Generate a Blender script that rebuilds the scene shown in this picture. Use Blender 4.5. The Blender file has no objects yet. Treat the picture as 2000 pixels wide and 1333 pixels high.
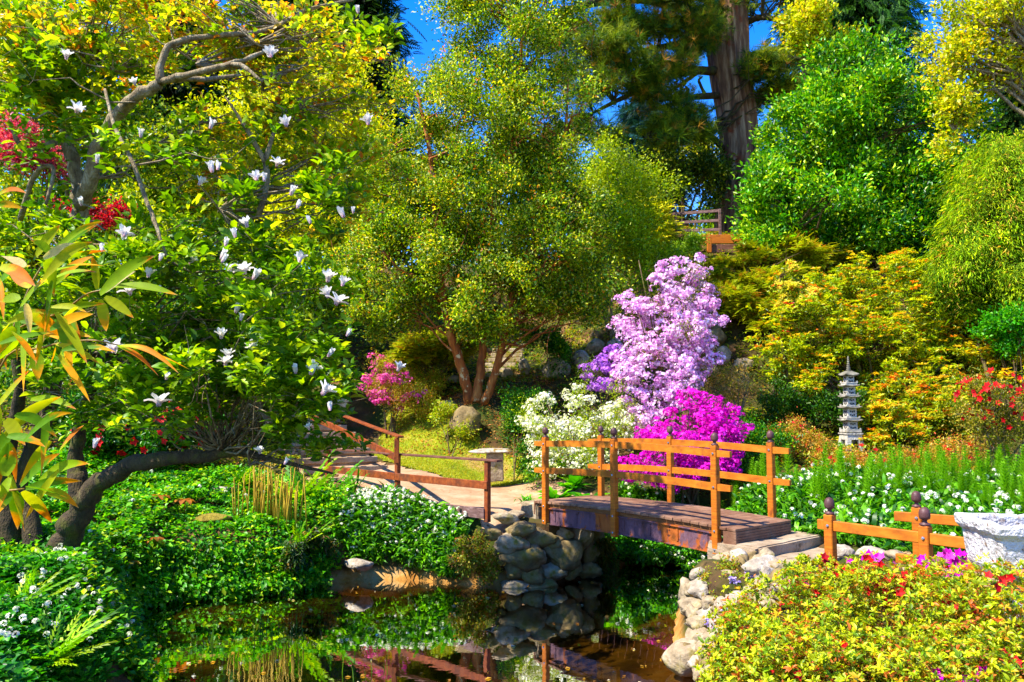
import bpy, math, numpy as np
from mathutils import noise as mnoise, Vector
R = math.radians
scene = bpy.context.scene
COL = scene.collection
# ------------------------------------------------------------------ camera, sky, sun, exposure
F = 1555.0
PITCH = math.atan(123.5 / F)
CZ = 2.9
cam = bpy.data.cameras.new('camera'); cam.lens = 28.0; cam.sensor_width = 36; cam.clip_start = .05; cam.clip_end = 2000
camo = bpy.data.objects.new('camera', cam); COL.objects.link(camo)
camo.location = (0, 0, CZ); camo.rotation_euler = (math.pi/2 + PITCH, 0, 0)
scene.camera = camo
SUN_EL = 54.0
SUN_AZ = math.atan2(-0.43, -0.90)          # direction TO the sun in the xy plane
sd = Vector((math.cos(SUN_AZ)*math.cos(R(SUN_EL)), math.sin(SUN_AZ)*math.cos(R(SUN_EL)), math.sin(R(SUN_EL))))
sun = bpy.data.lights.new('sun', 'SUN'); sun.energy = 4.2; sun.angle = R(.5); sun.color = (1, .93, .80)
suno = bpy.data.objects.new('sun', sun); COL.objects.link(suno)
suno.rotation_euler = sd.to_track_quat('Z', 'Y').to_euler(); suno.location = sd*40
world = bpy.data.worlds.new('World'); scene.world = world; world.use_nodes = True
wn = world.node_tree; bg = wn.nodes['Background']
sky = wn.nodes.new('ShaderNodeTexSky'); sky.sky_type = 'NISHITA'; sky.sun_disc = False
sky.sun_elevation = R(SUN_EL); sky.sun_rotation = math.pi/2 - SUN_AZ; sky.air_density = 1.0; sky.dust_density = .2; sky.ozone_density = 3
hs = wn.nodes.new('ShaderNodeHueSaturation'); hs.inputs['Saturation'].default_value = 1.45; hs.inputs['Hue'].default_value = .518
wn.links.new(sky.outputs[0], hs.inputs['Color']); wn.links.new(hs.outputs[0], bg.inputs[0])
bg.inputs[1].default_value = .15
scene.view_settings.view_transform = 'Standard'; scene.view_settings.look = 'None'
scene.view_settings.exposure = 1.57; scene.view_settings.gamma = 1
scene.cycles.max_bounces = 6; scene.cycles.diffuse_bounces = 3; scene.cycles.glossy_bounces = 3
scene.cycles.transmission_bounces = 4; scene.cycles.transparent_max_bounces = 8
scene.cycles.caustics_reflective = False; scene.cycles.caustics_refractive = False

# ------------------------------------------------------------------ helpers
rng = np.random.default_rng(11)
def P(u, v, D):
    x = (u-1000)/F; y = (666.5-v)/F
    dy = math.cos(PITCH) - y*math.sin(PITCH); dz = math.sin(PITCH) + y*math.cos(PITCH)
    t = D/dy
    return np.array((x*t, D, CZ + dz*t))
def G(u, v, z):
    x = (u-1000)/F; y = (666.5-v)/F
    dy = math.cos(PITCH) - y*math.sin(PITCH); dz = math.sin(PITCH) + y*math.cos(PITCH)
    t = (z-CZ)/dz
    return np.array((x*t, dy*t, z))
def B(u, v, D, ru, rv, rd, w=1.0):
    c = P(u, v, D); return (c[0], c[1], c[2], ru/F*D, rd, rv/F*D, w)
def S(r, g, b):                                   # sRGB 0..255 -> linear
    return tuple(((c/255)/12.92 if c/255 <= .04045 else ((c/255+.055)/1.055)**2.4) for c in (r, g, b))
def unit(a): return a/np.maximum(np.linalg.norm(a, axis=-1, keepdims=True), 1e-9)

def link(name, me, parent=None, mat=None):
    o = bpy.data.objects.new(name, me); COL.objects.link(o)
    if mat: me.materials.append(mat)
    if parent: o.parent = parent
    return o
def empty(name, loc, label, cat, group=None):
    o = bpy.data.objects.new(name, None); COL.objects.link(o); o.location = tuple(float(c) for c in loc)
    o.empty_display_size = .2
    return tag(o, label, cat, group)
def tag(o, label=None, cat=None, group=None, kind=None):
    if label: o['label'] = label
    if cat: o['category'] = cat
    if group: o['group'] = group
    if kind: o['kind'] = kind
    return o
def mesh_np(name, V, faces_idx, starts, totals, col=None, smooth=False):
    me = bpy.data.meshes.new(name)
    me.vertices.add(len(V)); me.vertices.foreach_set('co', np.ascontiguousarray(V, np.float32).ravel())
    me.loops.add(len(faces_idx)); me.loops.foreach_set('vertex_index', np.ascontiguousarray(faces_idx, np.int32))
    me.polygons.add(len(starts)); me.polygons.foreach_set('loop_start', np.ascontiguousarray(starts, np.int32))
    me.polygons.foreach_set('use_smooth', np.full(len(starts), bool(smooth)))
    if col is not None:
        a = me.color_attributes.new('tint', 'FLOAT_COLOR', 'POINT')
        c4 = np.ones((len(V), 4), np.float32); c4[:, :3] = col
        a.data.foreach_set('color', c4.ravel())
    me.update(calc_edges=True); me.validate(clean_customdata=False)
    return me
def mesh_py(name, verts, faces, col=None, smooth=False):
    idx = [i for f in faces for i in f]; tot = [len(f) for f in faces]
    st = np.concatenate(([0], np.cumsum(tot)[:-1])) if tot else []
    return mesh_np(name, np.array(verts, float), np.array(idx), st, tot, col, smooth)

class MB:
    """collects boxes, tubes, lathes and prisms into one mesh; origin = where the thing stands"""
    def __init__(s, o=(0, 0, 0)): s.v = []; s.f = []; s.o = np.array(o, float)
    def add(s, V, Fc):
        n = len(s.v); s.v.extend([tuple(np.array(p, float)-s.o) for p in V]); s.f.extend([tuple(i+n for i in f) for f in Fc])
    def box(s, c, size, ax=None, bev=0.0):
        """box centred on c, axes ax (3x3 rows), chamfered edges"""
        ax = np.eye(3) if ax is None else np.array(ax, float)
        h = np.array(size)/2; b = min(bev, h.min()*.6)
        if b <= 0:
            V = [np.array(c)+sum(ax[k]*h[k]*sg[k] for k in range(3)) for sg in [(i, j, k) for i in (-1, 1) for j in (-1, 1) for k in (-1, 1)]]
            s.add(V, [(0, 1, 3, 2), (4, 6, 7, 5), (0, 4, 5, 1), (2, 3, 7, 6), (0, 2, 6, 4), (1, 5, 7, 3)]); return
        V = []; ids = {}
        for i in (-1, 1):
            for j in (-1, 1):
                for k in (-1, 1):
                    for m in range(3):
                        q = np.array([i, j, k])*h; sub = np.array([i, j, k], float)*b; sub[m] = 0
                        ids[(i, j, k, m)] = len(V); V.append(np.array(c)+ax.T@(q-sub))
        Fc = []
        for m in range(3):
            a, d = [x for x in range(3) if x != m]
            for sg in (-1, 1):
                f = []
                for (p, q) in ((-1, -1), (1, -1), (1, 1), (-1, 1)):
                    k = [0, 0, 0]; k[m] = sg; k[a] = p; k[d] = q; f.append(ids[(*k, m)])
                Fc.append(tuple(f))
        for m in range(3):
            a, d = [x for x in range(3) if x != m]
            for p in (-1, 1):
                for q in (-1, 1):
                    k0 = [0, 0, 0]; k1 = [0, 0, 0]; k0[m] = -1; k1[m] = 1
                    for kk in (k0, k1): kk[a] = p; kk[d] = q
                    Fc.append((ids[(*k0, a)], ids[(*k1, a)], ids[(*k1, d)], ids[(*k0, d)]))
        for i in (-1, 1):
            for j in (-1, 1):
                for k in (-1, 1): Fc.append(tuple(ids[(i, j, k, m)] for m in range(3)))
        s.add(V, Fc)
    def beam(s, p, q, w, h, bev=.006, up=(0, 0, 1)):
        p = np.array(p, float); q = np.array(q, float); d = q-p; L = np.linalg.norm(d); d /= L
        side = unit(np.cross(d, np.array(up, float))); u2 = np.cross(side, d)
        s.box((p+q)/2, (L, w, h), (d, side, u2), bev)
    def tube(s, pts, rad, n=8, cap=True):
        pts = np.array(pts, float); k = len(pts); rad = np.broadcast_to(np.array(rad, float), (k,))
        t = unit(np.gradient(pts, axis=0)); ref = np.array((0, 0, 1.)) if abs(t[0][2]) < .9 else np.array((1., 0, 0))
        V = []; a = unit(np.cross(t[0], ref))
        for i in range(k):
            a = unit(a - t[i]*np.dot(a, t[i])); b = np.cross(t[i], a)
            for j in range(n):
                an = 2*math.pi*j/n; V.append(pts[i]+rad[i]*(a*math.cos(an)+b*math.sin(an)))
        Fc = [(i*n+j, i*n+(j+1) % n, (i+1)*n+(j+1) % n, (i+1)*n+j) for i in range(k-1) for j in range(n)]
        if cap: Fc.append(tuple(range(n))[::-1]); Fc.append(tuple((k-1)*n+j for j in range(n)))
        s.add(V, Fc)
    def lathe(s, c, prof, n=14, rot=0.0, sq=False):
        V = []; Fc = []
        for (r, z) in prof:
            for j in range(n):
                an = 2*math.pi*j/n+rot; V.append((c[0]+r*math.cos(an), c[1]+r*math.sin(an), c[2]+z))
        k = len(prof)
        Fc = [(i*n+j, i*n+(j+1) % n, (i+1)*n+(j+1) % n, (i+1)*n+j) for i in range(k-1) for j in range(n)]
        Fc.append(tuple(range(n))[::-1]); Fc.append(tuple((k-1)*n+j for j in range(n)))
        s.add(V, Fc)
    def done(s, name, mat, parent=None, smooth=False):
        o = link(name, mesh_py(name, s.v, s.f, smooth=smooth), parent, mat)
        return o

# ------------------------------------------------------------------ materials
def newmat(name):
    m = bpy.data.materials.new(name); m.use_nodes = True; nt = m.node_tree
    for n in list(nt.nodes): nt.nodes.remove(n)
    out = nt.nodes.new('ShaderNodeOutputMaterial'); return m, nt, out
def N(nt, t, **kw):
    n = nt.nodes.new(t)
    for k, v in kw.items():
        if k in n.inputs: n.inputs[k].default_value = v
        else: setattr(n, k, v)
    return n
def ramp(nt, fac, stops):
    r = nt.nodes.new('ShaderNodeValToRGB'); e = r.color_ramp.elements
    while len(e) < len(stops): e.new(.5)
    for el, (p, c) in zip(e, stops): el.position = p; el.color = (*c, 1)
    nt.links.new(fac, r.inputs[0]); return r.outputs[0]
def leaf_mat(name, trans=.38, rough=.42, spec=.35, warm=(1.25, 1.2, .45), gain=(1.12, 1.02, .85)):
    m, nt, out = newmat(name); L = nt.links.new
    at = N(nt, 'ShaderNodeAttribute', attribute_name='tint')
    geo = N(nt, 'ShaderNodeNewGeometry'); nz = N(nt, 'ShaderNodeTexNoise', Scale=9.0); L(geo.outputs['Position'], nz.inputs['Vector'])
    mr = N(nt, 'ShaderNodeMapRange'); L(nz.outputs['Fac'], mr.inputs[0]); mr.inputs[1].default_value = .3; mr.inputs[2].default_value = .7; mr.inputs[3].default_value = .86; mr.inputs[4].default_value = 1.14
    mul = N(nt, 'ShaderNodeVectorMath', operation='SCALE'); gn = N(nt, 'ShaderNodeVectorMath', operation='MULTIPLY'); L(at.outputs['Color'], gn.inputs[0]); gn.inputs[1].default_value = gain; L(gn.outputs[0], mul.inputs[0]); L(mr.outputs[0], mul.inputs['Scale'])
    p = N(nt, 'ShaderNodeBsdfPrincipled', Roughness=rough); L(mul.outputs[0], p.inputs['Base Color']); p.inputs['Specular IOR Level'].default_value = spec
    tm = N(nt, 'ShaderNodeVectorMath', operation='MULTIPLY'); L(mul.outputs[0], tm.inputs[0]); tm.inputs[1].default_value = warm
    tr = N(nt, 'ShaderNodeBsdfTranslucent'); L(tm.outputs[0], tr.inputs[0])
    mx = N(nt, 'ShaderNodeMixShader'); mx.inputs[0].default_value = trans; L(p.outputs[0], mx.inputs[1]); L(tr.outputs[0], mx.inputs[2]); L(mx.outputs[0], out.inputs[0])
    return m
def solid_mat(name, stops, scale=4, stretch=(1, 1, 1), rough=.8, bump=.3, bscale=None, detail=6, spec=.3, metal=0, coord='Object', extra=None):
    m, nt, out = newmat(name); L = nt.links.new
    tc = N(nt, 'ShaderNodeTexCoord'); mp = N(nt, 'ShaderNodeMapping'); mp.inputs['Scale'].default_value = stretch
    L(tc.outputs[coord], mp.inputs[0])
    nz = N(nt, 'ShaderNodeTexNoise', Scale=scale, Detail=detail, Roughness=.62); L(mp.outputs[0], nz.inputs['Vector'])
    stops = [(q, tuple((.62*x) for x in cc)) for q, cc in stops]
    if extra: extra = (*extra[:3], tuple((.62*x) for x in extra[3]))
    c = ramp(nt, nz.outputs['Fac'], stops)
    if extra:                                     # a second patchy colour: (scale, lo, hi, colour)
        n2 = N(nt, 'ShaderNodeTexNoise', Scale=extra[0], Detail=5.0, Roughness=.6); L(tc.outputs[coord], n2.inputs['Vector'])
        mr = N(nt, 'ShaderNodeMapRange'); L(n2.outputs['Fac'], mr.inputs[0]); mr.inputs[1].default_value = extra[1]; mr.inputs[2].default_value = extra[2]
        mx = N(nt, 'ShaderNodeMix', data_type='RGBA'); L(mr.outputs[0], mx.inputs[0]); L(c, mx.inputs[6]); mx.inputs[7].default_value = (*extra[3], 1); c = mx.outputs[2]
    p = N(nt, 'ShaderNodeBsdfPrincipled', Roughness=rough, Metallic=metal); p.inputs['Specular IOR Level'].default_value = spec
    L(c, p.inputs['Base Color'])
    n3 = N(nt, 'ShaderNodeTexNoise', Scale=bscale or scale*4, Detail=6.0); L(mp.outputs[0], n3.inputs['Vector'])
    bp = N(nt, 'ShaderNodeBump', Strength=min(1, bump*1.2), Distance=.03); L(n3.outputs['Fac'], bp.inputs['Height']); L(bp.outputs[0], p.inputs['Normal'])
    L(p.outputs[0], out.inputs[0]); return m
M = {}
M['leaf'] = leaf_mat('leaf', .44); M['glossy_leaf'] = leaf_mat('glossy_leaf', .34, .36, .4)
M['needle'] = leaf_mat('needle', .32, .6, .2); M['petal'] = leaf_mat('petal', .35, .6, .15, (1.05, 1, 1.05), (1, 1, 1))
M['thick_leaf'] = leaf_mat('thick_leaf', .48, .4, .35)
M['bark'] = solid_mat('bark', [(.3, S(70, 52, 36)), (.55, S(120, 95, 62)), (.75, S(185, 170, 130))], 10, (1, 1, .4), .9, 1.0, extra=(3, .5, .62, S(120, 115, 40)))
M['dark_bark'] = solid_mat('dark_bark', [(.3, S(48, 38, 26)), (.6, S(95, 78, 48)), (.8, S(150, 135, 85))], 12, (1, 1, .5), .9, 1.0, extra=(4, .5, .65, S(95, 95, 25)))
M['pale_bark'] = solid_mat('pale_bark', [(.3, S(110, 90, 60)), (.55, S(175, 155, 115)), (.75, S(225, 212, 180))], 12, (1, 1, .5), .9, 1.0)
M['orange_bark'] = solid_mat('orange_bark', [(.3, S(110, 48, 14)), (.52, S(190, 104, 36)), (.72, S(228, 160, 76))], 7, (1, 1, .22), .8, .6, extra=(5, .60, .66, S(244, 220, 160)))
M['pine_bark'] = solid_mat('pine_bark', [(.3, S(60, 36, 24)), (.5, S(140, 98, 66)), (.7, S(214, 176, 132))], 5, (1, 1, .13), .9, 1.0, bscale=6, extra=(1.2, .58, .66, S(150, 72, 36)))
M['timber'] = solid_mat('timber', [(.25, S(168, 84, 6)), (.5, S(216, 118, 12)), (.75, S(236, 146, 26))], 3, (1.2, 1.2, 14), .6, .0, extra=(5, .60, .74, S(130, 66, 20)))
M['rail_timber'] = solid_mat('rail_timber', [(.25, S(180, 92, 6)), (.5, S(222, 126, 14)), (.75, S(240, 156, 34))], 5, (1, 1, 2), .6, .0, extra=(4, .58, .74, S(146, 76, 26)))
M['red_timber'] = solid_mat('red_timber', [(.25, S(96, 44, 16)), (.5, S(160, 76, 26)), (.75, S(200, 108, 44))], 4, (3, 3, 3), .6, .1, extra=(2.5, .5, .66, S(92, 60, 44)))
M['grey_timber'] = solid_mat('grey_timber', [(.25, S(86, 60, 56)), (.5, S(135, 100, 92)), (.75, S(185, 150, 142))], 4, (2, 2, 6), .75, .3)
M['cap_timber'] = solid_mat('cap_timber', [(.25, S(92, 56, 44)), (.5, S(128, 80, 62)), (.75, S(165, 110, 88))], 5, (2, 2, 2), .6, .2)
M['finial'] = solid_mat('finial', [(.3, S(82, 50, 50)), (.7, S(122, 80, 76))], 6, rough=.5, bump=.15)
M['deck'] = solid_mat('deck', [(.25, S(128, 90, 66)), (.5, S(168, 126, 96)), (.75, S(200, 160, 128))], 5, (1, 1, 1), .8, .3, extra=(1.5, .45, .7, S(120, 76, 50)))
M['deck_edge'] = solid_mat('deck_edge', [(.3, S(120, 72, 34)), (.7, S(180, 118, 62))], 5, (1, 1, 9), .75, .3)
M['steel_rust'] = solid_mat('steel_rust', [(.32, S(70, 44, 44)), (.46, S(118, 82, 92)), (.53, S(128, 92, 104)), (.57, S(190, 96, 26)), (.75, S(214, 122, 40))], 2.6, (1.3, 1.3, .5), .7, .5, bscale=22, extra=(9, .6, .68, S(90, 46, 26)))
M['bolt'] = solid_mat('bolt', [(.3, S(190, 190, 190)), (.7, S(240, 240, 240))], 9, rough=.25, metal=.8, bump=0)
M['stone'] = solid_mat('stone', [(.25, S(120, 100, 72)), (.5, S(192, 170, 134)), (.72, S(232, 216, 186))], 4, rough=.9, bump=.7, bscale=14, extra=(3, .52, .66, S(150, 134, 40)))
M['wall_stone'] = solid_mat('wall_stone', [(.25, S(92, 74, 44)), (.5, S(156, 132, 84)), (.75, S(206, 184, 138))], 4, rough=.9, bump=.7, bscale=14, extra=(2.6, .5, .66, S(136, 118, 36)))
M['white_stone'] = solid_mat('white_stone', [(.25, S(120, 104, 80)), (.45, S(188, 172, 148)), (.7, S(235, 226, 210))], 5, rough=.9, bump=.8, bscale=15, extra=(4, .54, .62, S(150, 120, 40)))
M['concrete'] = solid_mat('concrete', [(.25, S(150, 122, 90)), (.5, S(190, 165, 132)), (.75, S(218, 198, 168))], 3, rough=.9, bump=.5, bscale=20, extra=(4, .6, .72, S(90, 78, 50)))
M['pagoda'] = solid_mat('pagoda', [(.3, S(176, 168, 150)), (.6, S(236, 230, 214))], 7, rough=.9, bump=.4, extra=(5, .58, .7, S(140, 130, 90)))
M['pagoda_roof'] = solid_mat('pagoda_roof', [(.3, S(96, 92, 78)), (.6, S(160, 154, 132))], 8, rough=.9, bump=.4, extra=(6, .55, .66, S(104, 100, 50)))
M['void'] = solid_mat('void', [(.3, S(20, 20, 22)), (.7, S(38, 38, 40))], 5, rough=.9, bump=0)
M['urn'] = solid_mat('urn', [(.3, S(190, 180, 176)), (.5, S(240, 236, 236)), (.7, S(255, 253, 250))], 7, rough=.95, bump=1, bscale=34, extra=(20, .57, .70, S(150, 122, 96)))
M['moss_rim'] = solid_mat('moss_rim', [(.3, S(110, 92, 20)), (.7, S(190, 170, 60))], 12, rough=1, bump=.8)
M['soil'] = solid_mat('soil', [(.25, S(52, 34, 18)), (.5, S(112, 78, 42)), (.75, S(170, 128, 82))], 1.6, rough=1, bump=.9, bscale=14, extra=(.9, .42, .6, S(62, 74, 14)))
M['path'] = solid_mat('path', [(.25, S(168, 122, 84)), (.5, S(206, 165, 124)), (.75, S(228, 196, 160))], 1.8, rough=1, bump=.5, bscale=40, extra=(9, .58, .7, S(160, 118, 76)))
M['lawn'] = solid_mat('lawn', [(.25, S(92, 118, 8)), (.5, S(150, 166, 14)), (.75, S(190, 184, 40))], 2.2, rough=1, bump=.6, bscale=50, extra=(1.1, .56, .70, S(196, 156, 90)))
M['mud'] = solid_mat('mud', [(.25, S(104, 62, 14)), (.5, S(172, 112, 34)), (.75, S(216, 164, 80))], 1.5, rough=.8, bump=.5, bscale=20)
M['pond_bed'] = solid_mat('pond_bed', [(.38, S(46, 32, 6)), (.52, S(130, 86, 14)), (.68, S(214, 140, 30))], 1.0, (1, 1, 1), rough=.9, bump=.3)
M['waterfall'] = solid_mat('waterfall', [(.3, S(34, 38, 46)), (.7, S(110, 118, 130))], 6, (1, 1, .2), rough=.3, bump=.5)
def ground_mat():
    """soil on the banks, pale mud along the waterline, amber pond bed below it (by height above the water)"""
    m, nt, out = newmat('ground_soil'); L = nt.links.new
    geo = N(nt, 'ShaderNodeNewGeometry'); sx = N(nt, 'ShaderNodeSeparateXYZ'); L(geo.outputs['Position'], sx.inputs[0])
    def nz(s, d=6.0): n = N(nt, 'ShaderNodeTexNoise', Scale=s, Detail=d, Roughness=.62); L(geo.outputs['Position'], n.inputs['Vector']); return n.outputs['Fac']
    k = .62
    def st(l): return [(p, tuple(k*x for x in c)) for p, c in l]
    soil = ramp(nt, nz(1.6), st([(.25, S(52, 34, 18)), (.5, S(112, 78, 42)), (.75, S(170, 128, 82))])); moss = N(nt, 'ShaderNodeMapRange'); L(nz(.9), moss.inputs[0]); moss.inputs[1].default_value = .42; moss.inputs[2].default_value = .6
    a = N(nt, 'ShaderNodeMix', data_type='RGBA'); L(moss.outputs[0], a.inputs[0]); L(soil, a.inputs[6]); a.inputs[7].default_value = (*[k*x for x in S(66, 80, 12)], 1)
    mud = ramp(nt, nz(2.5), st([(.3, S(150, 96, 30)), (.5, S(206, 146, 66)), (.7, S(232, 192, 130))])); bed = ramp(nt, nz(1.0), st([(.38, S(60, 42, 8)), (.5, S(104, 80, 18)), (.66, S(180, 136, 44))]))
    def mixz(x, y, z0, z1, xl=None):
        w = N(nt, 'ShaderNodeMath', operation='MULTIPLY_ADD'); L(nz(6.0), w.inputs[0]); w.inputs[1].default_value = .08; L(sx.outputs['Z'], w.inputs[2])
        r_ = N(nt, 'ShaderNodeMapRange'); L(w.outputs[0], r_.inputs[0]); r_.inputs[1].default_value = z0+.04; r_.inputs[2].default_value = z1+.04
        if xl is not None:
            xm = N(nt, 'ShaderNodeMapRange'); L(sx.outputs['X'], xm.inputs[0]); xm.inputs[1].default_value = xl; xm.inputs[2].default_value = xl+.4; mu = N(nt, 'ShaderNodeMath', operation='MULTIPLY'); L(r_.outputs[0], mu.inputs[0]); L(xm.outputs[0], mu.inputs[1]); r_ = mu
        q = N(nt, 'ShaderNodeMix', data_type='RGBA'); L(r_.outputs[0], q.inputs[0]); L(x, q.inputs[6]); L(y, q.inputs[7]); return q.outputs[2]
    c = mixz(a.outputs[2], mud, .22, .10, -3.2); c = mixz(c, bed, -.03, -.14)
    p = N(nt, 'ShaderNodeBsdfPrincipled', Roughness=.95); p.inputs['Specular IOR Level'].default_value = .2; L(c, p.inputs['Base Color'])
    bp = N(nt, 'ShaderNodeBump', Strength=.8, Distance=.03); L(nz(16.0), bp.inputs['Height']); L(bp.outputs[0], p.inputs['Normal']); L(p.outputs[0], out.inputs[0]); return m
M['ground'] = ground_mat()
def water_mat():
    m, nt, out = newmat('pond_water'); L = nt.links.new
    tc = N(nt, 'ShaderNodeTexCoord'); nz = N(nt, 'ShaderNodeTexNoise', Scale=2.6, Detail=3.0); L(tc.outputs['Object'], nz.inputs['Vector'])
    n2 = N(nt, 'ShaderNodeTexNoise', Scale=14.0, Detail=2.0); L(tc.outputs['Object'], n2.inputs['Vector'])
    ad = N(nt, 'ShaderNodeMath', operation='MULTIPLY_ADD'); L(n2.outputs['Fac'], ad.inputs[0]); ad.inputs[1].default_value = .12; L(nz.outputs['Fac'], ad.inputs[2])
    bp = N(nt, 'ShaderNodeBump', Strength=.05, Distance=.03); L(ad.outputs[0], bp.inputs['Height'])
    gl = N(nt, 'ShaderNodeBsdfGlossy', Roughness=.0); gl.inputs[0].default_value = (1, 1, 1, 1); L(bp.outputs[0], gl.inputs['Normal'])
    tr = N(nt, 'ShaderNodeBsdfTransparent'); tr.inputs[0].default_value = (.80, .70, .42, 1)
    fr = N(nt, 'ShaderNodeFresnel', IOR=1.55); L(bp.outputs[0], fr.inputs['Normal'])
    ma = N(nt, 'ShaderNodeMath', operation='MULTIPLY_ADD', use_clamp=True); L(fr.outputs[0], ma.inputs[0]); ma.inputs[1].default_value = 2.0; ma.inputs[2].default_value = .2
    mx = N(nt, 'ShaderNodeMixShader'); L(ma.outputs[0], mx.inputs[0]); L(tr.outputs[0], mx.inputs[1]); L(gl.outputs[0], mx.inputs[2]); L(mx.outputs[0], out.inputs[0]); return m
M['water'] = water_mat()

# ------------------------------------------------------------------ terrain
ctl = []
def cp(u, v, D): ctl.append(P(u, v, D))
def cx(x, y, z): ctl.append(np.array((x, y, z), float))
for a in [(0, 0, 1.3), (-3, 2, 1.2), (3, 2, 1.3), (-3.5, 5, 1.0), (3, 5, .95), (4.5, 5.5, 1.1), (2.2, 7, .6), (4, 7.5, .85), (4.2, 9, .85), (6, 7, 1.1), (6, 9, 1.1), (3.6, 9.8, .8),
          (-5.5, 7, .85), (-4.6, 7, .7), (-6.2, 10.2, .92), (-8, 8, 1.2), (-7, 12, 1.1), (-4.5, 13, .95), (-3.4, 13.4, .85), (-3, 14.6, 1.02), (-1.0, 13.7, .95), (-.4, 13.5, 1.0), (.4, 14.0, 1.1), (-2.2, 15, 1.05),
          (0, 15.5, 1.05), (1.1, 15.5, 1.12), (2.6, 15, .95), (4.0, 12.6, 1.0), (4.6, 11.4, 1.1), (-3.5, 16, 1.15), (-10, 16, 2.0), (-14, 10, 2.0), (-20, 20, 4), (12, 8, 1.8), (20, 14, 4),
          (-60, 0, 2), (60, 0, 3), (-60, 70, 10), (60, 70, 10), (0, 75, 10), (0, 45, 9.2), (-20, 45, 9.5), (20, 45, 9), (-35, 28, 7), (35, 28, 8), (0, -40, 1.3), (-40, -40, 1.5), (40, -40, 1.5)]: cx(*a)
for a in [(965, 935, 18), (925, 785, 20), (720, 812, 22), (870, 850, 19.5), (800, 930, 17), (1010, 790, 20.5), (1000, 740, 23), (1030, 655, 26.5), (540, 740, 24), (650, 905, 19), (600, 850, 21),
          (1500, 990, 13.2), (1600, 900, 16.5), (1662, 877, 17), (1800, 985, 12.5), (1950, 905, 15.5), (1650, 850, 18.5), (1900, 800, 17.5), (1320, 915, 16.5), (1120, 920, 17), (1100, 740, 21.5), (1160, 660, 24), (1400, 700, 21.5), (1420, 600, 23.5),
          (1500, 510, 26), (1350, 462, 27.5), (1560, 490, 27), (1900, 640, 21), (2050, 560, 23), (1250, 480, 28), (760, 700, 24), (620, 620, 27), (300, 850, 17.5), (100, 720, 22), (400, 600, 27), (850, 600, 27), (1000, 540, 30), (1400, 510, 32), (200, 560, 30)]: cp(*a)
ctl = np.array(ctl)
def _phi(r2): return .5*r2*np.log(r2+1e-9)
_n = len(ctl); _A = np.zeros((_n+3, _n+3)); _d = ctl[:, None, :2]-ctl[None, :, :2]
_A[:_n, :_n] = _phi((_d**2).sum(-1)) + np.eye(_n)*.05; _A[:_n, _n] = 1; _A[:_n, _n+1:] = ctl[:, :2]; _A[_n:, :_n] = _A[:_n, _n:].T
_w = np.linalg.solve(_A, np.concatenate((ctl[:, 2], [0, 0, 0])))
pond = [G(262, 1333, 0), G(238, 1240, 0), G(252, 1195, 0), G(330, 1176, 0), G(450, 1166, 0), G(560, 1158, 0), G(640, 1142, 0), G(700, 1133, 0), G(800, 1133, 0), G(900, 1141, 0), G(985, 1143, 0),
        G(1060, 1132, 0), G(1130, 1128, 0), G(1165, 1112, 0), G(1220, 1103, 0), G(1330, 1100, 0), G(1400, 1098, 0), np.array((3.1, 12.6, 0)), np.array((2.75, 12.0, 0)), G(1326, 1172, 0), G(1318, 1215, 0), G(1312, 1260, 0), G(1325, 1300, 0), G(1375, 1330, 0),
        np.array((1.75, 7.0, 0)), np.array((1.5, 5.6, 0)), np.array((.6, 5.0, 0)), np.array((-1, 4.8, 0)), np.array((-2.6, 5.4, 0)), np.array((-3.6, 6.8, 0))]
pond = np.array(pond)[:, :2]
def sdist(X, Y, poly):
    d = np.full(X.shape, 1e9); ins = np.zeros(X.shape, bool)
    for i in range(len(poly)):
        a = poly[i]; b = poly[(i+1) % len(poly)]; e = b-a
        t = np.clip(((X-a[0])*e[0]+(Y-a[1])*e[1])/(e@e+1e-12), 0, 1)
        d = np.minimum(d, np.hypot(X-a[0]-t*e[0], Y-a[1]-t*e[1]))
        c = ((a[1] > Y) != (b[1] > Y)); ins ^= c & (X < (b[0]-a[0])*(Y-a[1])/(b[1]-a[1]+1e-12)+a[0])
    return np.where(ins, -d, d)
def height(X, Y, bumps=True):
    X = np.asarray(X, float); Y = np.asarray(Y, float); sh = X.shape; x = X.ravel(); y = Y.ravel(); z = np.empty(len(x))
    for i in range(0, len(x), 20000):
        s = slice(i, i+20000); r2 = (x[s, None]-ctl[None, :, 0])**2+(y[s, None]-ctl[None, :, 1])**2
        z[s] = _phi(r2)@_w[:_n]+_w[_n]+_w[_n+1]*x[s]+_w[_n+2]*y[s]
    z = np.clip(z, .15, 12)
    far = np.clip((np.hypot(x, y-20)-55)/40, 0, 1); z = z*(1-far)+9*far*(y > 0)+1.5*far*(y <= 0)
    if bumps: z += .03*np.sin(x*2.3+1.3*np.sin(y*1.7))*np.cos(y*2.1+.8*np.sin(x*1.9))
    near = (np.abs(x) < 12) & (y > -2) & (y < 22)
    d = np.full(len(x), 9.); d[near] = sdist(x[near], y[near], pond)
    t = np.clip(d/.75, 0, 1); t = t*(2-t)
    z = np.where(d > 0, -.03+(z+.03)*t, -.03-np.minimum(.40, .22*(-d)))
    return z.reshape(sh)
def H(x, y): return float(height(np.array([x]), np.array([y]))[0])
gx = np.concatenate((np.linspace(-500, -40, 14), np.linspace(-36, -9.5, 40), np.linspace(-9, 9, 190), np.linspace(9.5, 36, 40), np.linspace(40, 500, 14)))
gy = np.concatenate((np.linspace(-300, -20, 10), np.linspace(-15, 3, 16), np.linspace(3.3, 20, 180), np.linspace(20.3, 40, 80), np.linspace(42, 900, 30)))
GX, GY = np.meshgrid(gx, gy); GZ = height(GX, GY)
nx, ny = len(gx), len(gy)
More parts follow.
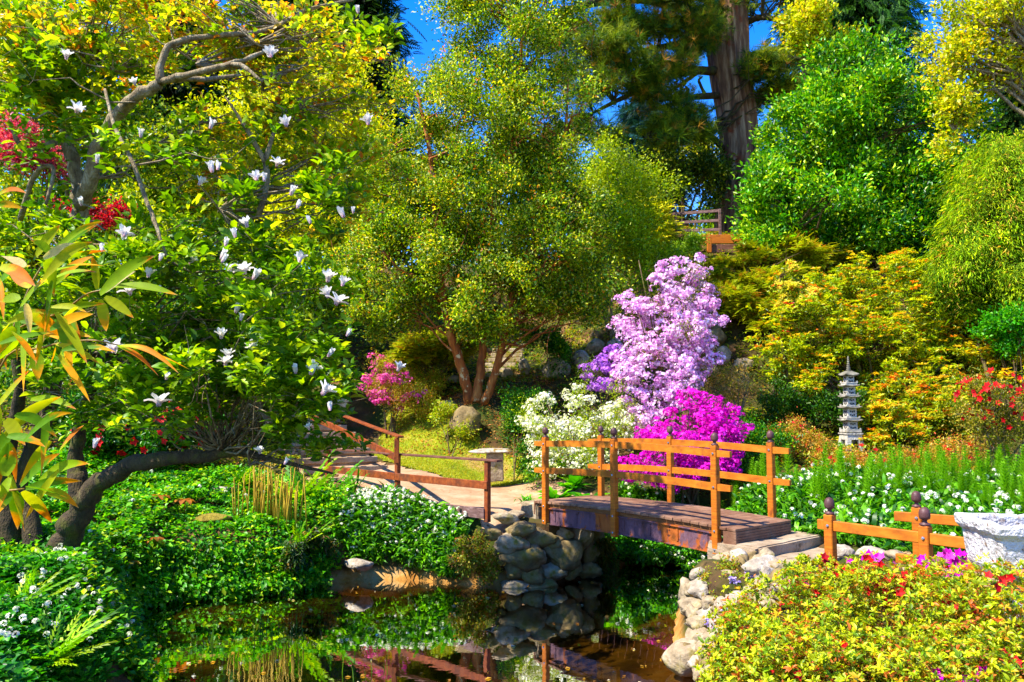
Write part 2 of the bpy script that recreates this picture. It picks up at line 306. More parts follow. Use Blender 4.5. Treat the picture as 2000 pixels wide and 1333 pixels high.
ii = (np.arange(ny-1)[:, None]*nx+np.arange(nx-1)[None]).ravel()
gf = np.stack((ii, ii+1, ii+1+nx, ii+nx), 1)
V = np.stack((GX.ravel(), GY.ravel(), GZ.ravel()), 1)
g = link('ground', mesh_np('ground', V, gf.ravel(), np.arange(len(gf))*4, None, smooth=True), mat=M['ground']); tag(g, kind='structure')
def drape(name, poly, off, mat, res=.1, kind='structure', rag=.0):
    poly = np.array(poly)[:, :2]; lo = poly.min(0)-res; hi = poly.max(0)+res
    xs = np.arange(lo[0], hi[0], res); ys = np.arange(lo[1], hi[1], res); X, Y = np.meshgrid(xs, ys)
    X = X+rng.uniform(-.25, .25, X.shape)*res; Y = Y+rng.uniform(-.25, .25, Y.shape)*res
    Z = height(X, Y)+off; d = sdist(X, Y, poly)+rag*np.sin(X*7)*np.cos(Y*6)
    n = len(xs); i0 = (np.arange(len(ys)-1)[:, None]*n+np.arange(n-1)[None]).ravel()
    f = np.stack((i0, i0+1, i0+1+n, i0+n), 1); ok = (d.ravel()[f].max(1) < 0); f = f[ok]
    used = np.unique(f); mp = np.full(X.size, -1); mp[used] = np.arange(len(used))
    V = np.stack((X.ravel(), Y.ravel(), Z.ravel()), 1)[used]
    o = link(name, mesh_np(name, V, mp[f].ravel(), np.arange(len(f))*4, None, smooth=True), mat=mat); tag(o, kind=kind); return o
lo = pond.min(0)-1; hi = pond.max(0)+1
w = link('water', mesh_py('water', [(lo[0], lo[1], 0), (hi[0], lo[1], 0), (hi[0], hi[1], 0), (lo[0], hi[1], 0)], [(0, 1, 2, 3)]), mat=M['water']); tag(w, kind='structure')
def XY(*pts): return [P(*p)[:2] for p in pts]
path_poly = [(.9, 13.9), (.3, 13.35), (-.5, 13.45), (-1.4, 14.2), (-2.3, 15.0), (-3.6, 16.6), (-4.2, 18.4), (-3.3, 19.0), (-2.2, 17.9), (-1.2, 17.4), (0.2, 17.2), (1.2, 16.6), (1.6, 15.3)]
drape('path', path_poly, .022, M['path'], .09, rag=.08)
lawn_poly = [(-2.2, 17.9), (-3.3, 19.2), (-3.4, 21.8), (-2.9, 22.3), (-1.9, 20.6), (-.7, 19.0), (.6, 18.2), (.9, 17.2), (.2, 17.15), (-1.2, 17.3)]
drape('lawn', lawn_poly, .03, M['lawn'], .09, rag=.12)
drape('mud_bank', [G(650, 1150, 0)[:2], G(640, 1120, .15)[:2], G(720, 1100, .3)[:2], G(900, 1115, .3)[:2], (-.2, 13.25), G(980, 1150, 0)[:2], G(800, 1150, 0)[:2]], .012, M['mud'], .06, rag=.05)
drape('path', [(4.7, 10.3), (4.3, 8.0), (4.2, 6.6), (5.2, 6.0), (5.4, 8), (5.6, 10.2)], .02, M['path'], .1)

# ------------------------------------------------------------------ foliage engine
LEAF4 = (np.array([(0, 0, 0), (.5, .5, .13), (1, 0, -.05), (.5, -.5, .13)]), [(0, 1, 2), (0, 2, 3)])
LEAF8 = (np.array([(0, 0, 0), (.3, .42, .10), (.68, .40, .08), (1, 0, -.12), (.68, -.40, .08), (.3, -.42, .10), (.35, 0, .03), (.7, 0, 0)]),
         [(0, 1, 6), (1, 2, 7, 6), (2, 3, 7), (3, 4, 7), (4, 5, 6, 7), (5, 0, 6)])
ARCH = (np.array([(0, -.25, 0), (0, .25, 0), (.4, -.5, .22), (.4, .5, .22), (.8, -.4, .12), (.8, .4, .12), (1, 0, -.18)]), [(0, 2, 3, 1), (2, 4, 5, 3), (4, 6, 5)])
STRAP = (np.array([(0, -.5, 0), (0, .5, 0), (.5, -.4, .02), (.5, .4, .02), (1, 0, -.04)]), [(0, 2, 3, 1), (2, 4, 3)])
def star(k, wid=.5, lift=.25, seed=0):
    V = [(0, 0, 0)]; Fc = []
    for i in range(k):
        a = 2*math.pi*i/k+.3*seed; d = math.pi/k*wid*1.9
        b = len(V)
        V += [(.55*math.cos(a-d), .55*math.sin(a-d), lift*.6), (math.cos(a), math.sin(a), lift), (.55*math.cos(a+d), .55*math.sin(a+d), lift*.6)]
        Fc.append((0, b, b+1, b+2))
    return (np.array(V), Fc)
STAR5 = star(5, .55, .3); STAR6 = star(6, .42, .35); STAR7 = star(7, .3, .2)
def tuft(k, spread, w, seed=3):
    r = np.random.default_rng(seed); V = []; Fc = []
    for i in range(k):
        a = r.uniform(0, 2*math.pi); s = spread*r.uniform(.25, 1); d = np.array((math.cos(s), math.sin(s)*math.cos(a), math.sin(s)*math.sin(a)))*r.uniform(.75, 1.05)
        q = unit(np.cross(d, r.normal(size=3)))*w; b = len(V); V += [tuple(q), tuple(-q), tuple(d)]; Fc.append((b, b+1, b+2))
    return (np.array(V), Fc)
TUFT = tuft(16, 1.3, .025); SPRAY = tuft(9, .55, .05, 5)
def feather(k=7):
    V = []; Fc = []
    for i in range(k):
        t = i/(k-1); w = .32*(1-t)**.7*(.5+.5*min(1, t*4))+.03
        for sg in (-1, 1):
            b = len(V); V += [(t*.95, 0, -.12*t*t), (t*.95+.07, sg*w*.5, -.12*t*t-.02), (t*.95+.16, sg*w, -.14*t*t-.03)]
            V[b+1] = (t*.95+.0, sg*w*.55, -.12*t*t+.01); Fc.append((b, b+1, b+2))
            V += [(t*.95+.12, sg*w*.5, -.12*t*t)]; Fc[-1] = (b, b+1, b+2, b+3)
    return (np.array(V), Fc)
FERN = feather(9)
def leaves(name, parent, mat, C, d, n, L, W, col, tmpl, origin=(0, 0, 0)):
    T, Fc = tmpl; C = np.asarray(C)-np.asarray(origin); m = len(C)
    n = unit(n-(n*d).sum(1, keepdims=True)*d); s = np.cross(n, d)
    L = np.broadcast_to(L, (m,)); W = np.broadcast_to(W, (m,))
    V = (C[:, None, :]+(L[:, None]*T[None, :, 0])[..., None]*d[:, None, :]+(W[:, None]*T[None, :, 1])[..., None]*s[:, None, :]+(L[:, None]*T[None, :, 2])[..., None]*n[:, None, :])
    k = len(T); flat = np.array([i for f in Fc for i in f]); tot = np.array([len(f) for f in Fc]); st = np.concatenate(([0], np.cumsum(tot)[:-1]))
    idx = (np.arange(m)[:, None]*k+flat[None]).ravel(); starts = (np.arange(m)[:, None]*len(flat)+st[None]).ravel()
    c = np.repeat(np.asarray(col), k, axis=0)
    return link(name, mesh_np(name, V.reshape(-1, 3), idx, starts, None, c, True), parent, mat)
def sample_blobs(blobs, n, shell, r, bough=24):
    """points in a crown: boughs scattered through the blobs, shoots gathered round each bough"""
    b = np.array(blobs); wt = b[:, 6]*(b[:, 3]*b[:, 4]+b[:, 3]*b[:, 5]+b[:, 4]*b[:, 5])
    nb_ = n if not bough else max(len(b)*2, n//bough); k = r.choice(len(b), nb_, p=wt/wt.sum())
    d = unit(r.normal(size=(nb_, 3))); rr = r.random(nb_)**shell; q = b[k]
    c = q[:, :3]+d*q[:, 3:6]*(rr*np.exp(r.normal(0, .10, nb_)))[:, None]; o = unit(d/q[:, 3:6])
    if not bough: return c, o, k
    j = r.integers(nb_, size=n); e = unit(r.normal(size=(n, 3))); s = np.clip((q[j, 3]*q[j, 4]*q[j, 5])**(1/3)*.26*r.uniform(.6, 1.3, nb_)[j], .06, .55)[:, None]
    return c[j]+e*(r.random((n, 1))**.45)*s*np.array((1.1, 1.1, .75)), unit(o[j]*.6+e*.8+np.array((0, 0, .15))), k[j]
def palette(pal, ci, r, keep=.65, cj=.16, lj=.16):
    pal = [(p[0], p[1:]) for p in pal]; w = np.array([p[0] for p in pal], float); w /= w.sum(); cs = np.array([p[1] for p in pal])
    nc = ci.max()+1; cc = r.choice(len(cs), nc, p=w); cb = np.exp(r.normal(0, cj, nc))
    own = r.choice(len(cs), len(ci), p=w); k = np.where(r.random(len(ci)) < keep, cc[ci], own)
    return np.clip(cs[k]*(cb[ci]*np.exp(r.normal(0, lj, len(ci))))[:, None], 0, .95)
def W4(w, *rgb): return (w, *S(*rgb))
def foliage(name, parent, mat, blobs, nc, per, cr, L, W, pal, tmpl=LEAF4, shell=.33, up=.25, out=.6, flat=1.0, seed=1, bough=24, keep=.65, zmin=None, nup=1.0, cj=.16, origin=None, centers=None):
    r = np.random.default_rng(seed)
    if centers is None: c, od, _ = sample_blobs(blobs, nc, shell, r, bough)
    else: c, od = centers
    if zmin is not None: ok = c[:, 2] > zmin; c = c[ok]; od = od[ok]
    nc = len(c); ci = np.repeat(np.arange(nc), per); m = len(ci)
    C = c[ci]+r.normal(size=(m, 3))*cr*np.array((1, 1, flat)); o = od[ci]
    d = unit(out*o+r.normal(size=(m, 3))*.6+np.array((0, 0, up))); n = r.normal(size=(m, 3))*.55+np.array((0, 0, nup))+.25*o
    j = np.exp(r.normal(0, .2, m))
    og = np.array(parent.location) if parent is not None and origin is None else (np.array(origin) if origin is not None else 0)
    leaves(name, parent, mat, C, d, n, L*j, W*j, palette(pal, ci, r, keep, cj), tmpl, og)
    return c, od
def branches(parent, mat, trunk, targets, r0=.05, n=60, seed=1, name='branches', sag=.15, k=6, power=1.0, extra=None, twigs=0, tw=.5, sides=5):
    """curved limbs from the trunk polyline to points inside the crown"""
    r = np.random.default_rng(seed); mb = MB(parent.location); tr = np.array(trunk, float)
    # densify the trunk
    tt = np.linspace(0, len(tr)-1, 60); tr = np.stack([np.interp(tt, np.arange(len(tr)), tr[:, i]) for i in range(3)], 1)
    for p in targets[r.permutation(len(targets))[:n]]:
        hd = np.hypot(tr[:, 0]-p[0], tr[:, 1]-p[1]); want = p[2]-.55*hd*power
        i = int(np.argmin(np.abs(tr[:, 2]-want)+.4*hd)); a = tr[i]
        D = np.linalg.norm(p-a)
        if D < .25: continue
        t = np.linspace(0, 1, k)[:, None]; q = a*(1-t)+p*t; q[:, 2] += sag*D*np.sin(t[:, 0]*math.pi)*(-1 if r.random() < .3 else 1)
        q[1:-1] += r.normal(size=(k-2, 3))*D*.045
        ra = r0*(.35+.65*min(1, D/3.)); mb.tube(q, np.linspace(ra, ra*.18, k), sides, False)
        for _ in range(twigs):
            s = r.integers(k//2, k); e = q[s]+unit(r.normal(size=3)+unit(p-a)*.8)*tw*r.uniform(.4, 1)
            mb.tube([q[s], (q[s]+e)/2+r.normal(size=3)*.04*tw, e], [ra*.25, ra*.18, ra*.08], 4, False)
    if extra:
        for pts, rad in extra: mb.tube(pts, rad, 7)
    return mb.done(name, mat, parent, smooth=True)
def smooth_path(pts, n=5):
    p = np.array(pts, float); k = len(p)
    if k < 3: return p
    out = []
    pp = np.vstack((2*p[0]-p[1], p, 2*p[-1]-p[-2]))
    for i in range(k-1):
        a, b, c, d = pp[i:i+4]
        for t in np.linspace(0, 1, n, endpoint=False):
            out.append(.5*((2*b)+(-a+c)*t+(2*a-5*b+4*c-d)*t*t+(-a+3*b-3*c+d)*t**3))
    out.append(p[-1]); return np.array(out)
def trunk_mesh(parent, mat, stems, name='trunk', n=10, wob=.03, seed=2):
    r = np.random.default_rng(seed); mb = MB(parent.location)
    for pts, rad in stems:
        p = smooth_path(pts, 4); rr = np.interp(np.linspace(0, len(pts)-1, len(p)), np.arange(len(pts)), rad)
        p[1:-1] += r.normal(size=(len(p)-2, 3))*rr[1:-1, None]*wob*3
        mb.tube(p, rr*np.exp(r.normal(0, wob*1.5, len(rr))), n)
    return mb.done(name, mat, parent, smooth=True)
def rock_mesh(name, size, seed, fac=.28, sub=3):
    import bmesh
    bm = bmesh.new(); bmesh.ops.create_icosphere(bm, subdivisions=sub, radius=1); r = np.random.default_rng(seed)
    off = Vector(r.uniform(-50, 50, 3)); pl = [unit(r.normal(size=3)) for _ in range(7)]; dd = r.uniform(.5, .85, 7)
    for v in bm.verts:
        c = np.array(v.co)
        for a, d in zip(pl, dd):
            t = c@a
            if t > d: c = c-a*(t-d)*.85
        q = Vector(c); q *= 1+fac*mnoise.noise(q*1.1+off)+fac*.45*mnoise.noise(q*3.2+off)+fac*.28*mnoise.noise(q*8+off)
        v.co = Vector((q.x*size[0], q.y*size[1], q.z*size[2]))
    me = bpy.data.meshes.new(name); bm.to_mesh(me); bm.free()
    for p in me.polygons: p.use_smooth = True
    return me
def rock(name, c, size, seed, mat, parent=None, rz=0, fac=.28):
    o = link(name, rock_mesh(name, size, seed, fac), parent, mat); c = np.array(c, float)
    if parent: c = c-np.array(parent.location)
    o.location = c; o.rotation_euler = (0, 0, rz); return o
def rot2(v, a): return np.array((v[0]*math.cos(a)-v[1]*math.sin(a), v[0]*math.sin(a)+v[1]*math.cos(a)))
def T(u, v):
    """the point of the ground seen at this direction from the path"""
    Ds = np.linspace(5, 60, 400); pts = np.array([P(u, v, D) for D in Ds]); h = height(pts[:, 0], pts[:, 1]); k = np.argmax(pts[:, 2] < h)
    return pts[k] if (pts[:, 2] < h).any() else pts[-1]
def base_at(u, D):
    p = P(u, 700, D); return np.array((p[0], p[1], H(p[0], p[1])))
# ================================================================== built things
# ---- footbridge
DZ = 1.30
C0 = np.array((2.12, 12.34)); BA = unit(np.array((.635, -.772))); BB = unit(np.array((.772, .635)))
def bp(a, b, z=0.0): q = C0+BA*a+BB*b; return np.array((q[0], q[1], DZ+z))
AX = np.array([(*BA, 0), (*BB, 0), (0, 0, 1.)])
def arch(a): return .045*(1-(a/1.9)**2)
bridge = empty('footbridge', bp(0, 0, -.4), 'timber footbridge with arched handrails and acorn topped posts over the pond', 'bridge')
HL = 1.98
mb = MB(bridge.location); nb = 27; bw = 2*HL/nb
for i in range(nb):
    a = -HL+bw*(i+.5); s = (arch(a+.05)-arch(a-.05))/.1; dx = unit(np.array((*BA, s)))
    e = rng.uniform(-.012, .012)
    mb.box(bp(a, 0, arch(a)-.02+rng.uniform(-.002, .002)), (bw-.009, 1.30+e, .04), (dx, (*BB, 0), np.cross(dx, (*BB, 0))), .005)
mb.done('deck', M['deck'], bridge)
for sd_ in (-1, 1):
    b = sd_*.60; mb = MB(bridge.location)
    for k in range(12):                              # arched steel channel
        a0 = -1.72+k*3.44/12; a1 = a0+3.44/12
        for (zz, hh, ww) in ((-.235, .27, .012), (-.112, .014, .07), (-.366, .014, .07)):
            mb.beam(bp(a0, b*1.0, arch(a0)+zz), bp(a1, b*1.0, arch(a1)+zz), ww, hh, 0)
    for k in range(7): a = -1.5+k*.5; mb.box(bp(a, b+sd_*.012, arch(a)-.23), (.03, .014, .16), AX, 0)
    mb.done('steel_beam', M['steel_rust'], bridge)
    mb = MB(bridge.location)
    for k in range(12):
        a0 = -1.9+k*3.8/12; a1 = a0+3.8/12; mb.beam(bp(a0, b*.98, arch(a0)-.0725), bp(a1, b*.98, arch(a1)-.0725), .045, .06, .004)
    mb.done('edge_board', M['deck_edge'], bridge)
for sd_ in (-1, 1):
    mb = MB(bridge.location)
    for q in range(5): mb.box(bp(sd_*(HL-.02), 0, -.062-q*.036), (.035, 1.30, .033), AX, .003)
    if sd_ > 0: mb.box(bp(1.88, -.637, -.13), (.2, .02, .17), AX, .003)
    mb.done('end_riser', M['deck'], bridge)
ACORN = [(.012, 0), (.046, 0), (.047, .018), (.024, .028), (.019, .042), (.024, .054), (.045, .062), (.049, .085), (.049, .115), (.041, .145), (.022, .163), (.004, .168)]
def bolt_at(parent, c, ax):
    mb = MB(np.array(parent.location)+np.array(parent.parent.location) if parent.parent else parent.location)
    ax = np.array(ax, float); p = np.array(c, float); mb.tube([p, p+ax*.006, p+ax*.007, p+ax*.014], [.016, .016, .010, .009], 10)
    return mb
for sd_ in (-1, 1):
    for a in (-1.68, -.14, 1.68):
        b = sd_*.60-(.052 if sd_ < 0 else -.052); z0 = (-.36 if sd_ < 0 else -.36); top = 1.05+arch(a)*.8
        c = bp(a, b)
        mb = MB(bridge.location); mb.box(bp(a, b, (z0+top)/2), (.092, .092, top-z0), AX, .008)
        post = mb.done('post', M['timber'], bridge)
        mb = MB(bridge.location); mb.lathe(bp(a, b, top), ACORN, 16); mb.done('finial', M['finial'], post, True)
        for z in (.94+arch(a), .50+arch(a), -.06, -.30):
            if sd_ > 0 and z < 0: continue
            mb = MB(bridge.location); p = bp(a, b, z)-np.array((*BB, 0))*.046
            mb.tube([p, p-np.array((*BB, 0))*.006, p-np.array((*BB, 0))*.014], [.016, .016, .009], 10); mb.done('bolt', M['bolt'], post)
for sd_ in (-1, 1):
    b = sd_*.652
    for h, nm in ((.94, 'handrail'), (.50, 'mid_rail')):
        mb = MB(bridge.location); n = 14; L0 = 1.98 if sd_ > 0 else 1.93
        V = []; hh = .048; ww = .026
        av = np.linspace(-L0, L0, n+1)
        for i, a in enumerate(av):
            tp = .55 if i in (0, n) else 1
            for (sb, sz) in ((-1, -1), (1, -1), (1, 1), (-1, 1)):
                zz = h+arch(a)*1.2+(hh*sz if sz > 0 else -hh*tp)
                V.append(bp(a, b+sb*ww, zz))
        Fc = [(i*4+j, i*4+(j+1) % 4, (i+1)*4+(j+1) % 4, (i+1)*4+j) for i in range(n) for j in range(4)]+[(3, 2, 1, 0), (n*4, n*4+1, n*4+2, n*4+3)]
        mb.add(V, Fc); mb.done(nm, M['rail_timber'], bridge)

# ---- right path fences (acorn posts, rails)
def acorn_fence(posts, rails, label, top=1.86, base=.85):
    o = empty('post_and_rail_fence', (*posts[0], base), label, 'fence')
    for (x, y) in posts:
        a = math.atan2(rails[0][1][1]-rails[0][0][1], rails[0][1][0]-rails[0][0][0]); ax = ((math.cos(a), math.sin(a), 0), (-math.sin(a), math.cos(a), 0), (0, 0, 1))
        mb = MB(o.location); mb.box((x, y, (base+top)/2-.05), (.092, .092, top-base+.1), ax, .008); p = mb.done('post', M['timber'], o)
        mb = MB(o.location); mb.lathe((x, y, top), ACORN, 16); mb.done('finial', M['finial'], p, True)
        for z in (top-.11, base+.42):
            mb = MB(o.location); q = np.array((x, y, z))-np.array(ax[1])*.046*(1 if ax[1][1] > 0 else -1)
            dn = np.array(ax[1])*(1 if ax[1][1] > 0 else -1); mb.tube([q, q-dn*.006, q-dn*.014], [.016, .016, .009], 10); mb.done('bolt', M['bolt'], p)
    for (p, q, z) in rails:
        mb = MB(o.location); mb.beam((*p, z), (*q, z), .045, .10, .006); mb.done('rail', M['rail_timber'], o)
    return o
pa = P(1620, 1000, 8.1)[:2]; pb = P(1806, 1020, 7.35)[:2]; dirn = unit(pb-pa); pc = pb+dirn*1.15
pe = pa-dirn*.13
acorn_fence([pa, pb, pc], [(pe, pb+dirn*1.2, 1.80-.11), (pe, pb+dirn*1.2, 1.27)], 'orange timber fence beside the concrete steps, ending behind the white urn', top=1.80)
pf = P(1790, 990, 8.5)[:2]; d2 = unit(np.array((.80, -.60))); ph = pf+d2*1.5
acorn_fence([pf, ph], [(pf-d2*.22, ph, 1.71), (pf-d2*.22, ph, 1.27)], 'further orange timber fence across the path, half hidden by the nearer one', top=1.82)

# ---- left path fence (flat cap rail)
A1 = P(952, 1000, 13.42)[:2]; A2 = P(776, 980, 15.0)[:2]; A3 = P(640, 960, 16.8)[:2]
lf = empty('path_fence', (*A1, 1.0), 'low brown timber fence with flat cap rail along the sandy path', 'fence')
ff = unit(A1-A2)
for (x, y) in (A1, A2, A3):
    mb = MB(lf.location); mb.box((x, y, 1.45), (.085, .085, 1.0), ((*ff, 0), (-ff[1], ff[0], 0), (0, 0, 1)), .006); mb.done('post', M['red_timber'], lf)
def poly_beam(mb, pts, w, h, z):
    for a, b in zip(pts[:-1], pts[1:]): mb.beam((*a, z), (*b, z), w, h, .005)
mb = MB(lf.location); poly_beam(mb, [A1+ff*.28, A2], .13, .035, 1.97); mb.beam((*A2, 1.969), (*A3, 1.969), .13, .035, .005); mb.done('cap_rail', M['cap_timber'], lf)
nrm = np.array((ff[1], -ff[0]))*.055
mb = MB(lf.location); poly_beam(mb, [A1+nrm+ff*.05, A2+nrm, A3+nrm], .035, .13, 1.56); mb.done('mid_rail', M['red_timber'], lf)
mb = MB(lf.location); poly_beam(mb, [A1+nrm*.9-ff*.02, A2+nrm*.9, A3+nrm*.9], .04, .17, 1.09); mb.done('kick_board', M['grey_timber'], lf)

# ---- stair handrail going up to the left
sr = empty('stair_handrail', (*A2, 1.05), 'rust orange handrail climbing beside the left garden steps', 'handrail')
q0 = P(783, 854, 14.7); q1 = P(728, 834, 16.4); q2 = P(640, 800, 19.0)
mb = MB(sr.location); mb.beam(q0, q1, .12, .035, .004); mb.beam(q1, q2, .12, .035, .004); mb.done('cap_rail', M['red_timber'], sr)
r0_ = P(772, 893, 14.9); r1_ = P(660, 838, 17.6); r2_ = P(552, 788, 20.5)
mb = MB(sr.location); mb.beam(r0_, r1_, .04, .13, .004); mb.beam(r1_, r2_, .04, .13, .004); mb.done('mid_rail', M['red_timber'], sr)
for (u, v0, v1, D) in ((775, 856, 905, 14.83), (652, 842, 884, 17.7), (557, 790, 828, 20.4), (508, 728, 790, 23), (641, 745, 800, 22), (632, 744, 830, 22.5)):
    a = P(u, v0, D); b = P(u, v1, D); mb = MB(sr.location); mb.box((a+b)/2, (.085, .085, a[2]-b[2]), None, .005); mb.done('post', M['red_timber'] if u in (775, 508, 641) else M['grey_timber'], sr)

# ---- garden steps (left) and rockery steps
def stair(name, label, a, b, n, width, lean, mat, tread_mat, rise_h=None):
    a = np.array(a, float); b = np.array(b, float); o = empty(name, a, label, 'steps'); d = (b-a)[:2]; L = np.linalg.norm(d); d = d/L; s = np.array((d[1], -d[0]))
    mr = MB(o.location); mt = MB(o.location)
    for i in range(n):
        t = (i+.5)/n; z = a[2]+(b[2]-a[2])*(i+1)/n; c = a[:2]+d*L*t; j = rng.uniform(-.04, .04)*lean
        dp = L/n
        mt.box((*(c+s*j+d*.03), z-.12), (dp+.02, width-.04, .22), ((*d, 0), (*s, 0), (0, 0, 1)), .01)
        mr.box((*(c+s*j-d*(dp/2)), z-.05), (.07, width, .13), ((*d, 0), (*s, 0), (0, 0, 1)), .012)
    mt.done('treads', tread_mat, o); mr.done('risers', mat, o); return o
stair('garden_steps', 'pale timber edged steps rising left behind the magnolia branches', P(690, 948, 17.2), P(525, 742, 25.5), 15, 1.9, 1, M['concrete'], M['path'])
stair('garden_steps', 'narrow stone steps climbing the rockery behind the orange barked tree', P(965, 742, 23), P(1018, 650, 26.8), 10, 1.0, 2, M['stone'], M['stone'])

# ---- stone blocks and concrete steps at the bridge ends
def lump_box(name, c, size, ax, seed, mat, amp=.02, res=7):
    import bmesh
    bm = bmesh.new(); bmesh.ops.create_cube(bm, size=1); bmesh.ops.bevel(bm, geom=bm.edges[:], offset=.04, segments=2, affect='EDGES')
    bmesh.ops.subdivide_edges(bm, edges=bm.edges[:], cuts=res, use_grid_fill=True)
    for v in bm.verts:
        p = np.array(v.co)*np.array(size); q = Vector(p)*3+Vector((seed, 0, 0)); dsp = mnoise.noise(q)*amp+mnoise.noise(q*4)*amp*.4
        p = p*(1+dsp/ max(.1, np.linalg.norm(p)))+np.array((mnoise.noise(q+Vector((9, 0, 0))), mnoise.noise(q+Vector((0, 9, 0))), mnoise.noise(q+Vector((0, 0, 9)))))*amp*.6
        v.co = Vector(np.array(ax).T@p)
    me = bpy.data.meshes.new(name); bm.to_mesh(me); bm.free()
    for q_ in me.polygons: q_.use_smooth = False
    o = link(name, me, None, mat); o.location = tuple(c); return o
o = lump_box('stone_block', bp(-2.12, -.32, -.22), (.42, .62, .34), AX, 3, M['stone'], .025)
tag(o, 'square cut stone block under the left end of the footbridge', 'stone')
st = empty('concrete_steps', bp(2.2, .1, -.8), 'broken edged concrete steps leading down from the right bridge end', 'steps')
for (a, b, z, sa, sb, sz, sd3) in ((1.93, .12, -.36, .78, 1.62, .34, 1), (2.45, .22, -.50, .80, 1.60, .34, 5), (2.98, .34, -.63, .80, 1.62, .34, 8)):
    q = lump_box('step', bp(a, b, z), (sa, sb, sz), AX, sd3, M['concrete'], .03); q.parent = st; q.location = Vector(bp(a, b, z))-st.location
# ---- abutment stone wall (left)
def stones(o, lst, mat, seed, dmul=.7, fac=.25):
    for i, (u, v, wd, ht, D) in enumerate(lst):
        r = np.random.default_rng(seed+i); c = P(u, v, D)
        sx = wd/F*D*.60; sz = ht/F*D*.64
        q = rock('stone', c, (sx, max(sx, sz)*dmul, sz), seed*31+i, mat[i % len(mat)], o, 0, fac); q.rotation_euler = (r.uniform(-.1, .1), r.uniform(-.12, .12), r.uniform(-.3, .3))
wl = empty('dry_stone_wall', P(1060, 1132, 13.3), 'dry stone abutment wall of rounded boulders below the left bridge end', 'stone wall')
lst = [(1020, 1088, 78, 42, 12.95), (996, 1060, 64, 30, 12.9), (1018, 1034, 58, 26, 12.9), (1100, 1086, 76, 50, 13.2), (1076, 1119, 46, 34, 13.15), (1038, 1121, 46, 32, 13.0), (1118, 1114, 36, 28, 13.3), (1132, 1056, 46, 36, 13.45),
       (1072, 1064, 50, 28, 13.2), (1050, 1052, 62, 28, 13.15), (1100, 1044, 44, 28, 13.4), (1152, 1082, 38, 44, 13.6), (1088, 1026, 46, 26, 13.5), (1128, 1030, 40, 28, 13.6), (1002, 1119, 32, 34, 12.95), (960, 1042, 40, 20, 12.95), (985, 1014, 44, 18, 13.1), (1160, 1042, 36, 40, 13.8), (1150, 1112, 40, 30, 13.5), (1055, 1086, 20, 20, 13.1), (978, 1088, 30, 30, 13.0), (1062, 1140, 60, 18, 13.1), (1010, 1142, 50, 16, 12.95)]
stones(wl, lst, [M['wall_stone'], M['stone'], M['wall_stone']], 100, .7, .42)
mb = MB(wl.location); mb.box(bp(-2.05, -.05, -.85), (.9, 1.3, 1.1), AX, .05); mb.done('core', M['soil'], wl)
wr = empty('rock_embankment', P(1400, 1200, 9.6), 'weathered rock embankment with pale mossy stones below the right bridge end', 'stone wall')
lst = []
r = np.random.default_rng(5)
prof = [(1090, 1395, 1500), (1110, 1370, 1530), (1132, 1350, 1545), (1155, 1335, 1530), (1178, 1335, 1500), (1200, 1345, 1460), (1222, 1355, 1430), (1245, 1345, 1410), (1268, 1330, 1400), (1292, 1335, 1400), (1316, 1350, 1400)]
for (v, u0, u1) in prof:
    u = u0
    while u < u1:
        wd = r.uniform(22, 46); D = 10.3-(v-1090)/226*1.9-.012*(u-u0)*.6
        lst.append((u+wd/2+r.uniform(-4, 4), v+r.uniform(-5, 5), wd*1.1, r.uniform(20, 34), D)); u += wd*.9
stones(wr, lst, [M['stone'], M['white_stone'], M['wall_stone'], M['stone']], 300, .9, .55)
for (u, v, wd, ht, D, mt) in [(1345, 1165, 40, 62, 10.1, 'stone'), (1420, 1210, 52, 66, 9.1, 'white_stone'), (1440, 1092, 40, 30, 9.9, 'white_stone'), (1335, 1285, 70, 60, 8.8, 'stone'), (1350, 1187, 36, 30, 10, 'white_stone'), (1370, 1245, 40, 30, 9.1, 'stone'), (1490, 1108, 70, 40, 9.2, 'white_stone')]:
    stones(wr, [(u, v, wd, ht, D)], [M[mt]], int(u), .8)
mb = MB(wr.location)
for (x, y, z, sx, sy, sz) in ((2.75, 9.7, .45, 1.3, 1.3, 1.0), (2.9, 8.8, .35, 1.1, 1.4, .8), (2.35, 8.1, .1, .8, 1.0, .6)): mb.box((x+.2, y, z), (sx, sy, sz), None, .1)
mb.done('earth_core', M['soil'], wr)

# ---- pagoda lantern
pz = P(1662, 877, 17); K = 1.0
pg = empty('stone_pagoda', pz, 'tall grey five storey stone pagoda standing before the yellow shrub', 'pagoda')
X0, Y0, Z0 = pz; px = 17/F
def zz(v): return Z0+(877-v)*px
def sqbox(mb, v0, v1, w0, w1=None, rot=.12, dz=0):
    w1 = w1 or w0; w0 *= .92; w1 *= .92; V = []
    for (v, wd) in ((v1, w0), (v0, w1)):
        for (i, j) in ((-1, -1), (1, -1), (1, 1), (-1, 1)):
            q = rot2((i*wd*px/2, j*wd*px/2), rot); V.append((X0+q[0], Y0+q[1], zz(v)+dz))
    mb.add(V, [(3, 2, 1, 0), (4, 5, 6, 7), (0, 1, 5, 4), (1, 2, 6, 5), (2, 3, 7, 6), (3, 0, 4, 7)])
mb = MB(pz)
sqbox(mb, 849, 859, 34, 32)
for i in (-1, 1):
    for j in (-1, 1):
        V = []
        for (v, off, wd) in ((881, 14, 8), (859, 11.6, 8.5)):
            for (a, b) in ((-1, -1), (1, -1), (1, 1), (-1, 1)):
                q = rot2(((i*off+a*wd/2)*px, (j*off+b*wd/2)*px), .12); V.append((X0+q[0], Y0+q[1], zz(v)))
        mb.add(V, [(3, 2, 1, 0), (4, 5, 6, 7), (0, 1, 5, 4), (1, 2, 6, 5), (2, 3, 7, 6), (3, 0, 4, 7)])
sqbox(mb, 846.2, 848.8, 36)
mb.done('base', M['pagoda'], pg)
